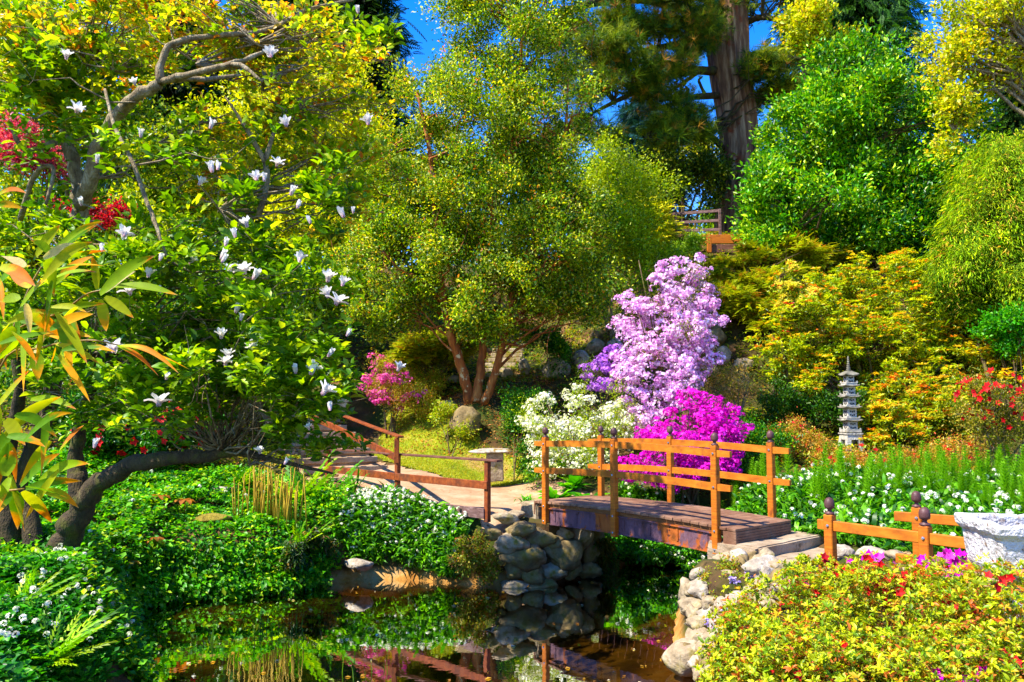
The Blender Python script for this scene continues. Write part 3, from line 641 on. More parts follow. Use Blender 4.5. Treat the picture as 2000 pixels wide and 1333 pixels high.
tiers = [(841, 824, 21, 37), (818, 799, 19.5, 36), (795, 778, 18.5, 34), (773, 757, 17.5, 32), (750, 736, 15.5, 30)]
for k, (vb, vt, wd, rf) in enumerate(tiers):
    rf *= .93
    mb = MB(pz); sqbox(mb, vt, vb, wd); body = mb.done('storey', M['pagoda'], pg)
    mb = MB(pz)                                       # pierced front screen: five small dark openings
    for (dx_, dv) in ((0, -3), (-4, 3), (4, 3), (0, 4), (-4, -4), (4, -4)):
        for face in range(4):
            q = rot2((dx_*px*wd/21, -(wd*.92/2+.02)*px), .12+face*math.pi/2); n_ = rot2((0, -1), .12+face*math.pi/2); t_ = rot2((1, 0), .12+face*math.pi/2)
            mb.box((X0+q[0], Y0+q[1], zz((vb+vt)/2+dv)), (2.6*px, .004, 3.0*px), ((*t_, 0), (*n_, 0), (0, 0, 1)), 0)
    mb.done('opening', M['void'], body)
    mb = MB(pz)                                       # balcony slab with a low rail
    sqbox(mb, vb, vb+3.6, wd+8.5 if k else wd+11)
    for face in range(4):
        t_ = rot2((1, 0), .12+face*math.pi/2); q0_ = rot2((0, -(wd/2+3.2)*px), .12+face*math.pi/2)
        for e in (-1, 1): mb.box((X0+q0_[0]+t_[0]*e*(wd/2+2.4)*px, Y0+q0_[1]+t_[1]*e*(wd/2+2.4)*px, zz(vb-2.2)), (3*px, 1.6*px, 4.2*px), ((*t_, 0), (-t_[1], t_[0], 0), (0, 0, 1)), 0)
        mb.box((X0+q0_[0], Y0+q0_[1], zz(vb-1)), (wd*px, 1.4*px, 1.6*px), ((*t_, 0), (-t_[1], t_[0], 0), (0, 0, 1)), 0)
    mb.done('balcony', M['pagoda'], pg)
    mb = MB(pz); V = []                               # roof slab with upturned corners
    ht = 3.4 if k < 4 else 9; n = 6
    ring = []
    for face in range(4):
        for i in range(n):
            t = -1+2*i/n; q = rot2((t*rf/2, -rf/2), face*math.pi/2); ring.append((q, abs(t)**3))
    for lev, (sc, dv, up_) in enumerate(((.94, 1.0, 1.6), (1.0, .2, 2.4), (1.0, -.9, 2.4), (.55, -ht*.75, 0), (.30, -ht, 0))):
        for (q, c_) in ring:
            p_ = rot2((q[0]*sc*px, q[1]*sc*px), .12); V.append((X0+p_[0], Y0+p_[1], zz(vt-1.2+dv)+c_*up_*px))
    m4 = 4*n; Fc = [(l*m4+i, l*m4+(i+1) % m4, (l+1)*m4+(i+1) % m4, (l+1)*m4+i) for l in range(4) for i in range(m4)]+[tuple(range(m4))[::-1], tuple(4*m4+i for i in range(m4))]
    mb.add(V, Fc); mb.done('roof', M['pagoda_roof'], pg)
mb = MB(pz); pr = []
for i in range(7): z = i*3.6*px; r_ = (4.6-i*.45)*px; pr += [(r_*.62, z), (r_, z+.9*px), (r_, z+2.0*px), (r_*.6, z+2.9*px)]
pr += [(2.2*px, 26*px), (.4*px, 31*px)]
mb.lathe((X0, Y0, zz(728)), pr, 12); mb.done('spire', M['pagoda_roof'], pg, True)
for i, c in enumerate([(1640, 884), (1668, 888), (1700, 886)]):
    pass
o = rock('mossy_slab', P(1662, 886, 16.95), (.30, .26, .09), 9, M['moss_rim']); tag(o, 'flat mossy slab under the stone pagoda', 'stone')

# ---- white urn (octagonal trough on a foot)
uz = P(2004, 1140, 5.7); ur = empty('garden_urn', (uz[0], uz[1], .95), 'weathered white stone urn at the right edge above the azaleas', 'urn')
mb = MB((uz[0], uz[1], .95)); s_ = 5.7/F; U0 = P(2004, 1015, 5.7)[2]
def uv_(v): return U0-(v-1015)*s_-.95
prof = [(70, 1180), (72, 1168), (62, 1160), (40, 1150), (44, 1138), (78, 1124), (92, 1117), (102, 1100), (106, 1072), (110, 1050), (111, 1044), (118, 1038), (123, 1032), (124, 1020), (121, 1015), (108, 1014), (103, 1020), (101, 1045)]
nseg = 48; V = []; Fc = []
for (r_, v) in prof:
    for j in range(nseg):
        an = 2*math.pi*j/nseg+R(-140); k8 = math.pi/2; ph = ((an-R(-140)+1e-6) % k8)-k8/2; oc = .86/max(math.cos(ph), .72); w8 = 1
        rr = r_*s_*(1-w8+w8*oc)*.84; q = Vector((math.cos(an)*3, math.sin(an)*3, v*.02)); rr *= 1+.03*mnoise.noise(q*1.5)
        V.append((uz[0]+rr*math.cos(an), uz[1]+rr*math.sin(an), .95+uv_(v)+.012*mnoise.noise(q*2)))
kk = len(prof); Fc = [(i*nseg+j, i*nseg+(j+1) % nseg, (i+1)*nseg+(j+1) % nseg, (i+1)*nseg+j) for i in range(kk-1) for j in range(nseg)]
mb.add(V, Fc); mb.done('bowl', M['urn'], ur, False)
mb = MB((uz[0], uz[1], .95)); mb.lathe((uz[0], uz[1], .95+uv_(1040)), [(.02, 0), (66*s_, 0)], 24); mb.done('earth', M['soil'], ur)
mb = MB((uz[0], uz[1], .95)); mb.box((uz[0], uz[1], .95+uv_(1190)-.17), (.38, .38, .40), None, .02); mb.done('plinth', M['urn'], ur)

# ---- stone seats, boulders
def slab_seat(u, vt, vb, wpx, D, label, top_mat, leg_w=34, name='stone_bench', seed=1):
    b = P(u, vb, D); t = P(u, vt, D); h = t[2]-b[2]; w_ = wpx/F*D
    o = empty(name, b, label, 'bench')
    q = rock('seat_slab', (t[0], t[1], t[2]-.05), (w_*.52, w_*.36, .065), 40+seed, top_mat, o, .1, .16)
    s = lump_box('support', (0, 0, 0), (leg_w/F*D, .26, h-.06), np.eye(3), seed, M['stone'], .02, 3); s.parent = o; s.location = (.05, 0, (h-.06)/2-.02); return o
slab_seat(962, 877, 938, 84, min(17.0, T(962, 938)[1]), 'grey stone slab seat on a single block beside the lawn', M['white_stone'])
slab_seat(410, 1004, 1040, 92, 13.2, 'low stone slab seat topped with yellow moss on the left bank', M['moss_rim'], 40, seed=4)
bl = [(910, 828, 62, 60, 18.8, 'wall_stone', 'mossy boulder on the slope just below the orange barked tree'),
      (876, 790, 46, 14, 19.4, 'stone', 'flat grey slab lying left of the orange barked trunks'),
      (885, 742, 40, 16, 21.5, 'stone', 'low pale stone edging behind the pink azalea'),
      (990, 735, 34, 26, 22.4, 'stone', 'rough stone at the foot of the rockery steps'),
      (1086, 722, 70, 40, 21.8, 'stone', 'broad tan boulder in the rockery left of the lilac rhododendron'),
      (1132, 702, 44, 34, 22.2, 'white_stone', 'rounded pale boulder touching the left side of the lilac rhododendron'),
      (1108, 690, 34, 30, 22.5, 'wall_stone', 'ochre boulder above the broad tan rockery boulder'),
      (1160, 680, 40, 32, 22.9, 'stone', 'tan boulder topping the rockery pile behind the purple sprays'),
      (1170, 655, 36, 24, 23.3, 'wall_stone', 'ochre boulder at the top of the rockery pile'),
      (1200, 676, 30, 40, 23, 'white_stone', 'upright white boulder behind the lilac rhododendron'),
      (1025, 720, 30, 34, 22.0, 'stone', 'leaning pale stone right of the rockery steps'),
      (1400, 658, 46, 34, 20.8, 'wall_stone', 'big rounded boulder right of the lilac rhododendron'),
      (1412, 695, 40, 32, 20.4, 'stone', 'squared boulder below the big rounded boulder'),
      (1385, 632, 56, 34, 21.6, 'stone', 'mossy boulder above the big rounded boulder'),
      (1370, 725, 60, 36, 20.0, 'wall_stone', 'shaded boulder low behind the lilac rhododendron'),
      (1450, 712, 44, 26, 20.2, 'stone', 'small grey boulder beside the dry brown twigs'),
      (1465, 552, 36, 14, 24.6, 'white_stone', 'pale flat rock among the juniper'),
      (1335, 512, 40, 16, 25.6, 'white_stone', 'white rock at the top of the slope above the lilac blooms'),
      (440, 962, 60, 34, 14.4, 'white_stone', 'pale boulder in shade behind the moss topped seat'),
      (560, 1150, 44, 20, 12.6, 'stone', 'small wet rock at the water edge left of the mud bank'),
      (700, 1102, 66, 24, 13.2, 'white_stone', 'bleached flat stone beside the white garlic flowers'),
      (1000, 1005, 60, 16, 13.5, 'stone', 'thin ledge stone beside the left bridge block'),
      (1700, 1080, 60, 26, 9.4, 'white_stone', 'pale edging stone behind the first right fence post'),
      (1750, 1086, 50, 22, 9.1, 'stone', 'tan edging stone nearest the two right fence posts'),
      (1645, 1075, 44, 22, 9.7, 'white_stone', 'pale edging stone next to the concrete steps'),
      (1560, 835, 80, 36, 18.4, 'moss_rim', 'moss covered mound left of the stone pagoda')]
for i, (u, v, wd, ht, D, mt, lb) in enumerate(bl):
    t_ = T(u, v+ht*.42); D = min(t_[1], D+1.5) if v < 1000 else D; c = P(u, v, D); o = rock('boulder', c, (wd/F*D*.52, wd/F*D*.42, ht/F*D*.56), 500+i, M[mt], None, .4*i); tag(o, lb, 'rock')

# ---- upper fence and orange retaining board
uf = empty('dark_fence', P(1352, 458, 27.0), 'dark weathered plank fence on the upper terrace under the big pine', 'fence')
def pbar(mb, u0, v0, u1, v1, D0, D1, w_, hpx): mb.beam(P(u0, v0, D0), P(u1, v1, D1), w_, hpx/F*D0, .006)
for (v0, v1) in ((420, 412), (437, 431), (452, 449)):
    mb = MB(uf.location); pbar(mb, 1296, v0, 1407, v1, 27.0, 26.4, .05, 5.5); mb.done('rail', M['grey_timber'], uf)
for (u, v0, v1) in ((1320, 414, 462), (1406, 409, 462), (1298, 418, 462)):
    mb = MB(uf.location); a = P(u, v0, 26.8 if u < 1400 else 26.35); b = P(u, v1, 26.8 if u < 1400 else 26.35); mb.box((a+b)/2, (.08, .08, a[2]-b[2]), None, .006); mb.done('post', M['grey_timber'], uf)
ob = empty('retaining_board', P(1450, 490, 26), 'orange timber retaining board along the terrace below the dark fence', 'retaining wall')
mb = MB(ob.location)
a = P(1356, 468, 26.2); b = P(1645, 466, 25.8); mb.beam(a, b, .06, .30, .01); mb.done('upper_board', M['timber'], ob)
mb = MB(ob.location); a = P(1385, 486, 26.0); b = P(1560, 486, 25.7); mb.beam(a, b, .06, .28, .01); mb.done('lower_board', M['cap_timber'], ob)
mb = MB(ob.location); a = P(1385, 462, 25.9); b = P(1385, 494, 25.9); mb.box((a+b)/2, (.14, .1, a[2]-b[2]), None, .01); mb.done('post', M['timber'], ob)
# ================================================================== plants
# palettes -------------------------------------------------------------
GREEN = [W4(4, 90.72, 140, 7.2), W4(3, 129.6, 168, 8), W4(2, 54, 104, 7.2), W4(1, 172.8, 190, 12)]
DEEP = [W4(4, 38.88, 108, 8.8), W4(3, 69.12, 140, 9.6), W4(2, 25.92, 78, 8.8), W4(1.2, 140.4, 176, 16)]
LIME = [W4(4, 162, 182, 4.8), W4(3, 190, 205, 20), W4(2, 118.8, 150, 6.4), W4(1, 215, 205, 40)]
GOLD = [W4(4, 190, 202, 10), W4(3, 214, 214, 20), W4(3, 146, 172, 10), W4(.15, 226, 178, 30), W4(1, 106, 140, 10)]
OLIVE = [W4(4, 120.96, 130, 5.6), W4(3, 150, 160, 24), W4(2, 79.92, 104, 7.2), W4(1.2, 186, 168, 34), W4(0.6, 196, 120, 30)]
MAG = [W4(4, 99.36, 148, 7.2), W4(3, 138.24, 176, 8.8), W4(2, 64.8, 112, 8.8), W4(1.2, 176, 198, 30)]

def tree(name, label, cat, base, trunk, blobs, nc, per, cr, L, W, pal, mat='leaf', bark='bark', nb=50, r0=.06, tmpl=LEAF4, shell=.33, up=.25, out=.6, flat=1., seed=1, group=None, stems=None, sag=.12, twigs=0, tw=.5, keep=.65, zmin=None, nup=1.0, crown='crown', cj=.16, bname='branches', bsides=5, bough=24):
    o = empty(name, base, label, cat, group)
    if stems is None: stems = [(trunk[0], trunk[1])]
    if stems: trunk_mesh(o, M[bark], stems, seed=seed)
    c, od = foliage(crown, o, M[mat], blobs, nc, per, cr, L, W, pal, tmpl, shell, up, out, flat, seed, bough, keep, zmin, nup, cj)
    if nb:
        allp = np.concatenate([smooth_path(s[0], 4) for s in stems]) if stems else np.array([base, base+np.array((0, 0, .3))])
        branches(o, M[bark], allp, c, r0, nb, seed+5, name=bname, sag=sag, twigs=twigs, tw=tw, sides=bsides)
    return o

# ---- orange barked myrtle tree
mb_ = base_at(925, 20)
st_ = [([P(918, 790, 20.1), P(905, 730, 20.0), P(880, 650, 19.8), P(862, 560, 19.6), P(850, 420, 19.5), P(840, 300, 19.4), P(815, 180, 19.4)], [.15, .13, .11, .09, .075, .06, .03]),
       ([P(928, 786, 20.0), P(938, 730, 20.1), P(944, 650, 20.2), P(948, 520, 20.3), P(975, 380, 20.2), P(1010, 240, 20.1), P(1020, 60, 20)], [.13, .115, .10, .09, .08, .06, .03]),
       ([P(945, 790, 20), P(965, 735, 19.9), P(985, 660, 19.8), P(1005, 560, 19.8), P(1060, 430, 19.9), P(1100, 300, 20), P(1110, 150, 20)], [.12, .10, .085, .08, .07, .05, .02]),
       ([P(905, 740, 20), P(870, 600, 20.6), P(800, 420, 20.8), P(760, 300, 21)], [.08, .07, .05, .02])]
bl_ = [B(930, 470, 20, 215, 190, 2.2, 1.2), B(800, 560, 19.6, 110, 90, 1.5), B(770, 450, 20, 90, 110, 1.4), B(1090, 520, 20, 110, 110, 1.6, 1.2), B(930, 300, 20.2, 190, 150, 2.2, 1), B(870, 170, 20.4, 110, 120, 1.6, .9), B(990, 140, 20.3, 150, 140, 1.8, .95),
       B(1060, 300, 20, 130, 150, 1.8), B(790, 330, 20.2, 90, 100, 1.4, .8), B(1000, 30, 20.4, 160, 90, 1.8, .8), B(900, 20, 20.4, 90, 60, 1.4, .5), B(820, 90, 20.4, 50, 90, 1.0, .35), B(770, 620, 19.6, 70, 50, 1.1, .9), B(960, 610, 19.7, 150, 50, 1.5, .9), B(1110, 600, 19.8, 70, 60, 1.2, .9), B(1150, 420, 20, 60, 80, 1.0, .7), B(1000, -110, 20.6, 180, 90, 1.8, .6)]
OL2 = [W4(4, 112, 150, 10), W4(3, 158, 182, 16), W4(3, 60, 108, 14), W4(1.2, 196, 190, 34), W4(.35, 200, 128, 30), W4(.4, 180, 205, 110)]
tree('myrtle_tree', 'broad evergreen tree with three orange peeling trunks at the top of the lawn', 'tree', mb_, None, bl_, 7400, 26, .13, .080, .044, OL2, 'leaf', 'orange_bark', 150, .045, LEAF4, .45, .25, .5, seed=21, stems=st_, twigs=3, tw=.9, keep=.5, cj=.32, bough=20)

# ---- magnolia (foreground left)
mgb = np.array((*P(95, 1090, 10.2)[:2], .9))
ms = [([P(25, 1100, 10.4), P(15, 1010, 10.4), P(5, 930, 10.4), P(25, 850, 10.3), P(40, 760, 10.1), P(20, 640, 10)], [.15, .12, .11, .09, .07, .05]),
      ([P(72, 1100, 10.3), P(62, 1020, 10.4), P(40, 950, 10.5), P(60, 880, 10.5), P(95, 800, 10.4), P(110, 690, 10.2), P(130, 560, 10.1), P(150, 450, 10)], [.12, .11, .10, .10, .10, .10, .11, .12]),
      ([P(112, 1095, 10.1), P(142, 1030, 10), P(160, 985, 9.9), P(150, 930, 9.9), P(150, 880, 9.9), P(165, 800, 9.8), P(205, 700, 9.6), P(260, 610, 9.4)], [.20, .15, .15, .11, .09, .07, .05, .03]),
      ([P(155, 985, 9.9), P(195, 945, 9.8), P(250, 912, 9.6), P(320, 896, 9.4), P(400, 892, 9.3), P(460, 882, 9.2), P(540, 900, 9.0), P(650, 925, 8.8)], [.15, .12, .10, .085, .075, .06, .03, .012]),
      ([P(150, 450, 10), P(155, 400, 9.95), P(152, 345, 9.9), P(138, 300, 9.9), P(124, 268, 9.95)], [.125, .12, .11, .10, .085]),
      ([P(155, 400, 9.9), P(178, 350, 9.7), P(190, 290, 9.5), P(225, 232, 9.3), P(270, 190, 9.1), P(312, 165, 9.0)], [.12, .10, .09, .085, .08, .07]),
      ([P(312, 165, 9), P(315, 120, 9), P(340, 85, 9), P(420, 70, 9.1), P(520, 60, 9.3), P(600, 20, 9.5), P(690, 0, 9.8)], [.06, .05, .045, .04, .035, .03, .02]),
      ([P(315, 160, 9), P(360, 148, 8.9), P(430, 132, 8.8), P(470, 128, 8.7), P(512, 160, 8.6)], [.05, .045, .04, .035, .015]), ([P(330, 155, 9), P(400, 155, 9.1), P(470, 147, 9.2)], [.045, .04, .02]),
      ([P(430, 132, 8.8), P(490, 112, 9), P(545, 90, 9.2)], [.03, .03, .012]),
      ([P(128, 275, 9.9), P(90, 285, 9.7), P(50, 295, 9.5), P(15, 240, 9.3)], [.06, .05, .04, .02]), ([P(128, 275, 9.9), P(112, 220, 10), P(90, 130, 10.1), P(60, 40, 10.1)], [.05, .04, .03, .02]),
      ([P(205, 175, 9), P(225, 250, 8.8), P(260, 320, 8.6), P(290, 400, 8.5), P(305, 440, 8.4), P(325, 500, 8.3)], [.02, .025, .028, .028, .024, .012]),
      ([P(40, 430, 9.8), P(70, 340, 9.6), P(105, 330, 9.5), P(90, 400, 9.4)], [.04, .04, .03, .02]),
      ([P(505, 425, 9.5), P(520, 365, 9.5), P(518, 320, 9.5), P(480, 250, 9.4), P(440, 190, 9.3)], [.045, .045, .04, .03, .012]), ([P(518, 320, 9.5), P(540, 250, 9.6), P(590, 190, 9.8)], [.035, .025, .01])]
mo = empty('magnolia_tree', mgb, 'spreading magnolia tree with white blossoms and mossy forked trunks at the left', 'tree')
trunk_mesh(mo, M['dark_bark'], ms[:4], 'trunk', 12, .04, 5)
trunk_mesh(mo, M['pale_bark'], [(q_[0], [x_*.84 for x_ in q_[1]]) for q_ in ms[4:]], 'limbs', 10, .05, 6)
mblobs = [B(120, 160, 9.6, 190, 160, 1.3, .5), B(60, 420, 9.6, 120, 150, 1.1, .7), B(330, 300, 9.4, 190, 130, 1.3, .45), B(300, 60, 9.6, 180, 100, 1.3, .12), B(500, 40, 9.6, 160, 90, 1.2, .12), B(590, 230, 9.9, 140, 150, 1.3, .16), B(620, 870, 8.7, 80, 50, .5, .7), B(560, 780, 8.7, 100, 60, .6, .7), B(640, 810, 8.5, 60, 50, .4, .5), B(480, 470, 9.3, 190, 110, 1.3, .8),
          B(300, 560, 9.2, 200, 120, 1.3, .8), B(560, 600, 9.0, 140, 120, 1.2, 1), B(420, 700, 9.0, 210, 110, 1.2, 1.05), B(620, 740, 8.8, 100, 100, 1.0, 1.1), B(560, 840, 8.8, 90, 60, .8, .5), B(200, 720, 9.3, 170, 110, 1.2, .9), B(330, 790, 9.1, 170, 70, 1.0, .7),
          B(60, 640, 9.5, 120, 130, 1.1, .7), B(640, 390, 9.4, 70, 90, .9, .5), B(700, 60, 9.9, 80, 70, .8, .4), B(590, 1010, 8.8, 60, 14, .3, .0)]
def mag_leaf(seed, blobs, nc, pal, name='crown', cr=.16, per=7, lsz=1.0):
    r = np.random.default_rng(seed); c, od, _ = sample_blobs(blobs, nc, .5, r, 9); ci = np.repeat(np.arange(nc), per); m = len(ci)
    a = r.uniform(0, 2*math.pi, m); el = r.uniform(-.1, .9, m); d = np.stack((np.cos(a)*np.cos(el), np.sin(a)*np.cos(el), np.sin(el)), 1); d = unit(d+.35*od[ci])
    C = c[ci]+r.normal(size=(m, 3))*.035+d*.01; n = np.array((0, 0, 1.))+r.normal(size=(m, 3))*.45; s = np.exp(r.normal(0, .22, m))
    leaves(name, mo, M['thick_leaf'], C, d, n, .125*s*lsz, .060*s*lsz, palette(pal, ci, r, .5, .14, .18), LEAF8, mgb); return c
mc = mag_leaf(31, mblobs, 2850, MAG)
UPY = [W4(4, 196, 206, 30), W4(4, 160, 190, 24), W4(3, 216, 184, 34), W4(3, 124, 164, 18), W4(1.2, 222, 132, 38)]
mc2 = mag_leaf(32, [B(130, 120, 9.9, 190, 130, 1.2, .8), B(250, 40, 9.8, 150, 70, 1.0, .6), B(420, 60, 9.9, 260, 110, 1.0, 1), B(620, 150, 10.2, 170, 150, 1.0, .9), B(600, 330, 10.4, 150, 110, 1.0, .8), B(440, 300, 10.4, 140, 110, .9, .5)], 1750, UPY, 'young_leaves', lsz=.8)
ml = np.concatenate([smooth_path(s[0], 4) for s in ms])
branches(mo, M['pale_bark'], ml[np.argsort(ml[:, 2])], np.concatenate((mc, mc2, mc2)), .022, 560, 9, 'twigs', .08, 6, .6, twigs=3, tw=.45, sides=4)
def blossom_mesh(seed, openness):
    r = np.random.default_rng(seed); V = []; Fc = []; k = 8
    for i in range(k):
        a = 2*math.pi*i/k+r.uniform(-.2, .2); op = openness*r.uniform(.7, 1.25)*(1 if i % 2 else .6); Lp = r.uniform(.085, .11); Wp = Lp*.47
        prev = None; th = .15+op*.25; p = np.array((0., 0.)); b = len(V); rows = 5
        for q in range(rows):
            t = q/(rows-1); wd = Wp*math.sin(math.pi*min(.98, .12+.80*t))*1.0
            for sgn in (-1, 0, 1):
                rad = p[0]-(.012*abs(sgn)*(1-t)); V.append((math.cos(a)*rad-math.sin(a)*sgn*wd/2, math.sin(a)*rad+math.cos(a)*sgn*wd/2, p[1]+.010*abs(sgn)))
            th2 = th+op*1.1*t; p = p+np.array((math.sin(th2), math.cos(th2)))*Lp/(rows-1)
        for q in range(rows-1):
            for e in (0, 1): Fc.append((b+q*3+e, b+q*3+e+1, b+q*3+e+4, b+q*3+e+3))
    hz = np.clip(np.array([q_[2] for q_ in V])/.05, 0, 1)[:, None]; c = np.array((.80, .55, .62))*(1-hz)+np.array((.86, .84, .76))*hz
    me = mesh_py('blossom', V, Fc, c, True); me.materials.append(M['petal']); return me
BM = [blossom_mesh(i, op) for i, op in enumerate((.12, .3, .7, 1.0, 1.3))]
bl2 = [(640, 545, 3, 26), (668, 552, 2, 20), (642, 575, 3, 22), (655, 590, 4, 26), (585, 505, 2, 22), (478, 530, 4, 26), (494, 540, 1, 20), (484, 437, 2, 20), (460, 457, 1, 18), (440, 474, 1, 15), (431, 500, 0, 18), (433, 506, 0, 16), (450, 530, 1, 18), (370, 510, 3, 20), (312, 502, 1, 14), (289, 535, 2, 20), (255, 570, 4, 24), (315, 565, 1, 13),
       (432, 655, 2, 22), (500, 680, 3, 24), (447, 695, 2, 22), (440, 708, 4, 22), (460, 605, 1, 18), (222, 682, 4, 26), (325, 735, 2, 16), (310, 788, 4, 28), (578, 723, 1, 16), (606, 725, 3, 28), (527, 735, 1, 16), (628, 765, 3, 28), (645, 795, 1, 14), (672, 797, 3, 26), (776, 718, 3, 20), (184, 868, 1, 16), (508, 880, 2, 16), (605, 833, 2, 14), (720, 237, 3, 22), (672, 418, 1, 20), (607, 430, 0, 14), (690, 410, 1, 12),
       (387, 355, 2, 20), (415, 330, 1, 22), (425, 325, 1, 16), (502, 345, 2, 22), (516, 348, 1, 16), (540, 318, 4, 20), (560, 240, 3, 22), (275, 262, 1, 16), (190, 312, 0, 16), (150, 215, 4, 24), (130, 110, 3, 20), (530, 105, 3, 24), (410, 245, 1, 18), (243, 455, 4, 22), (200, 485, 1, 16), (567, 375, 1, 18), (580, 400, 0, 16), (640, 690, 0, 16), (677, 650, 0, 14), (265, 160, 3, 16), (700, 20, 1, 14), (555, 900, 1, 12), (160, 395, 1, 15), (470, 620, 1, 13)]
r = np.random.default_rng(77)
for i, (u, v, k, s) in enumerate(bl2):
    o = bpy.data.objects.new('blossom', BM[k]); COL.objects.link(o); o.parent = mo; D = 8.15+r.uniform(-.25, .25) if v > 420 else 8.3+r.uniform(-.2, .3)
    o.location = Vector(P(u, v+8, D)-mgb); sc = s/22*(.90 if k > 1 else 1.0)*1.38; o.scale = (sc,)*3; o.rotation_euler = (r.uniform(-.5, .5), r.uniform(-.5, .5), r.uniform(0, 6))

# ---- bamboo close to the camera (left)
bo = np.array((-1.55, 2.2, H(-1.55, 2.2))); ba = empty('bamboo', bo, 'bamboo shoots with large green leaves scorched orange at their tips', 'bamboo')
BD = 2.3
cul = [([np.array((-1.62, 2.25, bo[2])), P(-60, 1000, BD), P(-30, 800, BD), P(20, 660, BD), P(60, 560, BD), P(95, 500, BD)], [.007, .006, .005, .004, .0035, .002]),
       ([P(-60, 1000, BD), P(0, 720, 2.2), P(80, 680, 2.15), P(170, 665, 2.1), P(235, 675, 2.1)], [.004, .003, .003, .0025, .0015]), ([P(-40, 700, BD), P(40, 640, 2.2), P(120, 610, 2.15), P(170, 575, 2.1), P(215, 565, 2.1)], [.004, .003, .003, .0025, .0015]),
       ([P(-60, 1000, BD), P(-40, 960, 2.2), P(20, 958, 2.1), P(48, 955, 2.1)], [.004, .003, .003, .002]), ([P(-60, 900, BD), P(-30, 860, 2.2), P(0, 845, 2.15)], [.004, .003, .002])]
mb = MB(bo)
for p, rr in cul: q = smooth_path(p, 5); mb.tube(q, np.interp(np.linspace(0, 1, len(q)), np.linspace(0, 1, len(rr)), rr), 7)
mb.done('culm', solid_mat('culm', [(.3, S(120, 90, 10)), (.7, S(205, 165, 60))], 20, rough=.4, bump=.1), ba, True)
blv = [(195, 575, 303, 500, 26, 0), (205, 570, 265, 530, 20, 3), (215, 560, 348, 577, 20, 0), (190, 565, 180, 500, 16, 1), (195, 585, 208, 648, 34, 1), (205, 580, 262, 622, 20, 0), (230, 675, 310, 735, 14, 2), (262, 678, 370, 722, 16, 2), (235, 675, 350, 730, 12, 2),
       (70, 690, 75, 745, 26, 1), (110, 672, 195, 712, 16, 0), (60, 600, 0, 655, 34, 0), (60, 560, 18, 530, 30, 2), (60, 615, 125, 660, 28, 2), (75, 560, 190, 532, 20, 0), (80, 540, 205, 520, 20, 1), (80, 520, 190, 440, 20, 0), (90, 510, 205, 432, 14, 1), (70, 500, 118, 440, 22, 0), (85, 505, 165, 480, 18, 3),
       (95, 515, 210, 490, 12, 1), (100, 600, 170, 610, 14, 0), (50, 520, 0, 500, 24, 3), (40, 580, 0, 590, 30, 0), (30, 640, -10, 700, 26, 1), (-10, 385, 52, 378, 16, 2), (-10, 400, 45, 408, 16, 2), (0, 700, 110, 640, 14, 0),
       (10, 820, 50, 870, 30, 1), (30, 810, 112, 855, 22, 0), (10, 850, 120, 775, 22, 0), (-10, 800, 62, 720, 22, 1), (10, 930, 25, 880, 28, 1), (40, 950, 118, 885, 20, 1), (50, 955, 160, 940, 18, 1), (45, 960, 102, 1022, 26, 1), (30, 960, 35, 1035, 28, 1), (50, 950, 130, 972, 14, 0), (20, 960, -10, 1010, 26, 1), (0, 960, -40, 930, 20, 0), (20, 850, -10, 900, 30, 0),
       (60, 780, 150, 800, 16, 0), (100, 495, 60, 470, 20, 0), (40, 600, 100, 540, 20, 1), (150, 600, 110, 640, 18, 0), (-10, 560, 60, 520, 30, 0), (0, 520, 70, 560, 26, 2)]
LV = []; LF = []; LC = []; r = np.random.default_rng(4)
for _ in range(46):                              # the denser heart of the shoots
    u0, v0 = r.uniform(-20, 130), r.choice([r.uniform(490, 700), r.uniform(520, 660), r.uniform(760, 960)]); an = r.choice([r.uniform(-.9, .6), r.uniform(.9, 2.2)]); ln = r.uniform(60, 125)
    blv.append((u0, v0, u0+ln*math.cos(an), v0+ln*math.sin(an), r.uniform(13, 24), int(r.choice([0, 0, 1, 1, 2, 3], p=[.3, .2, .2, .15, .1, .05]))))
for (u0, v0, u1, v1, wpx, kind) in blv:
    D0 = 2.12+r.uniform(-.15, .15); a = P(u0, v0, D0); b = P(u1, v1, D0+r.uniform(-.07, .07)); L_ = np.linalg.norm(b-a); d = (b-a)/L_; nrm_ = unit(np.array((0, -1, .5))+r.normal(size=3)*.5); nrm_ = unit(nrm_-d*(nrm_@d)); s = np.cross(nrm_, d)
    n = 12; base = len(LV); brown0 = {0: .85, 1: .62, 2: .25, 3: .1}[kind]+r.uniform(-.05, .05); wd = wpx/F*D0*1.12
    g = np.array(S(*[(140, 180, 10), (170, 186, 16), (96, 150, 12)][r.integers(3)])); br = np.array(S(*[(228, 148, 4), (238, 176, 14), (200, 116, 4)][r.integers(3)])); tip = np.array(S(226, 200, 150))
    bow = r.uniform(.04, .14)*L_; tw_ = r.uniform(-.8, .8)
    for i in range(n+1):
        t = i/n; w_ = wd*.5*(math.sin(math.pi*min(1, t*.92+.08))**.8)*(1-.35*t); ang = tw_*t; s2 = s*math.cos(ang)+nrm_*math.sin(ang); c = a+d*L_*t+np.array((0, 0, 1))*(math.sin(math.pi*t)*bow)
        for e in (-1, 0, 1):
            LV.append(c+s2*w_*e-nrm_*(0 if e else w_*.28)-bo); edge = brown0-.07*abs(e)+.04*math.sin(i*5+e*2); k = np.clip((t-edge)/.08, 0, 1); q = g*(1-k)+br*k; k2 = np.clip((t-.93)/.07, 0, 1)*.6; q = q*(1-k2)+tip*k2
            if kind == 3: q = np.array(S(225, 222, 170))*.8+q*.2
            LC.append(q*(1+.08*math.sin(i*2.7)))
    for i in range(n):
        for e in (0, 1): LF.append((base+i*3+e, base+i*3+e+1, base+i*3+e+4, base+i*3+e+3))
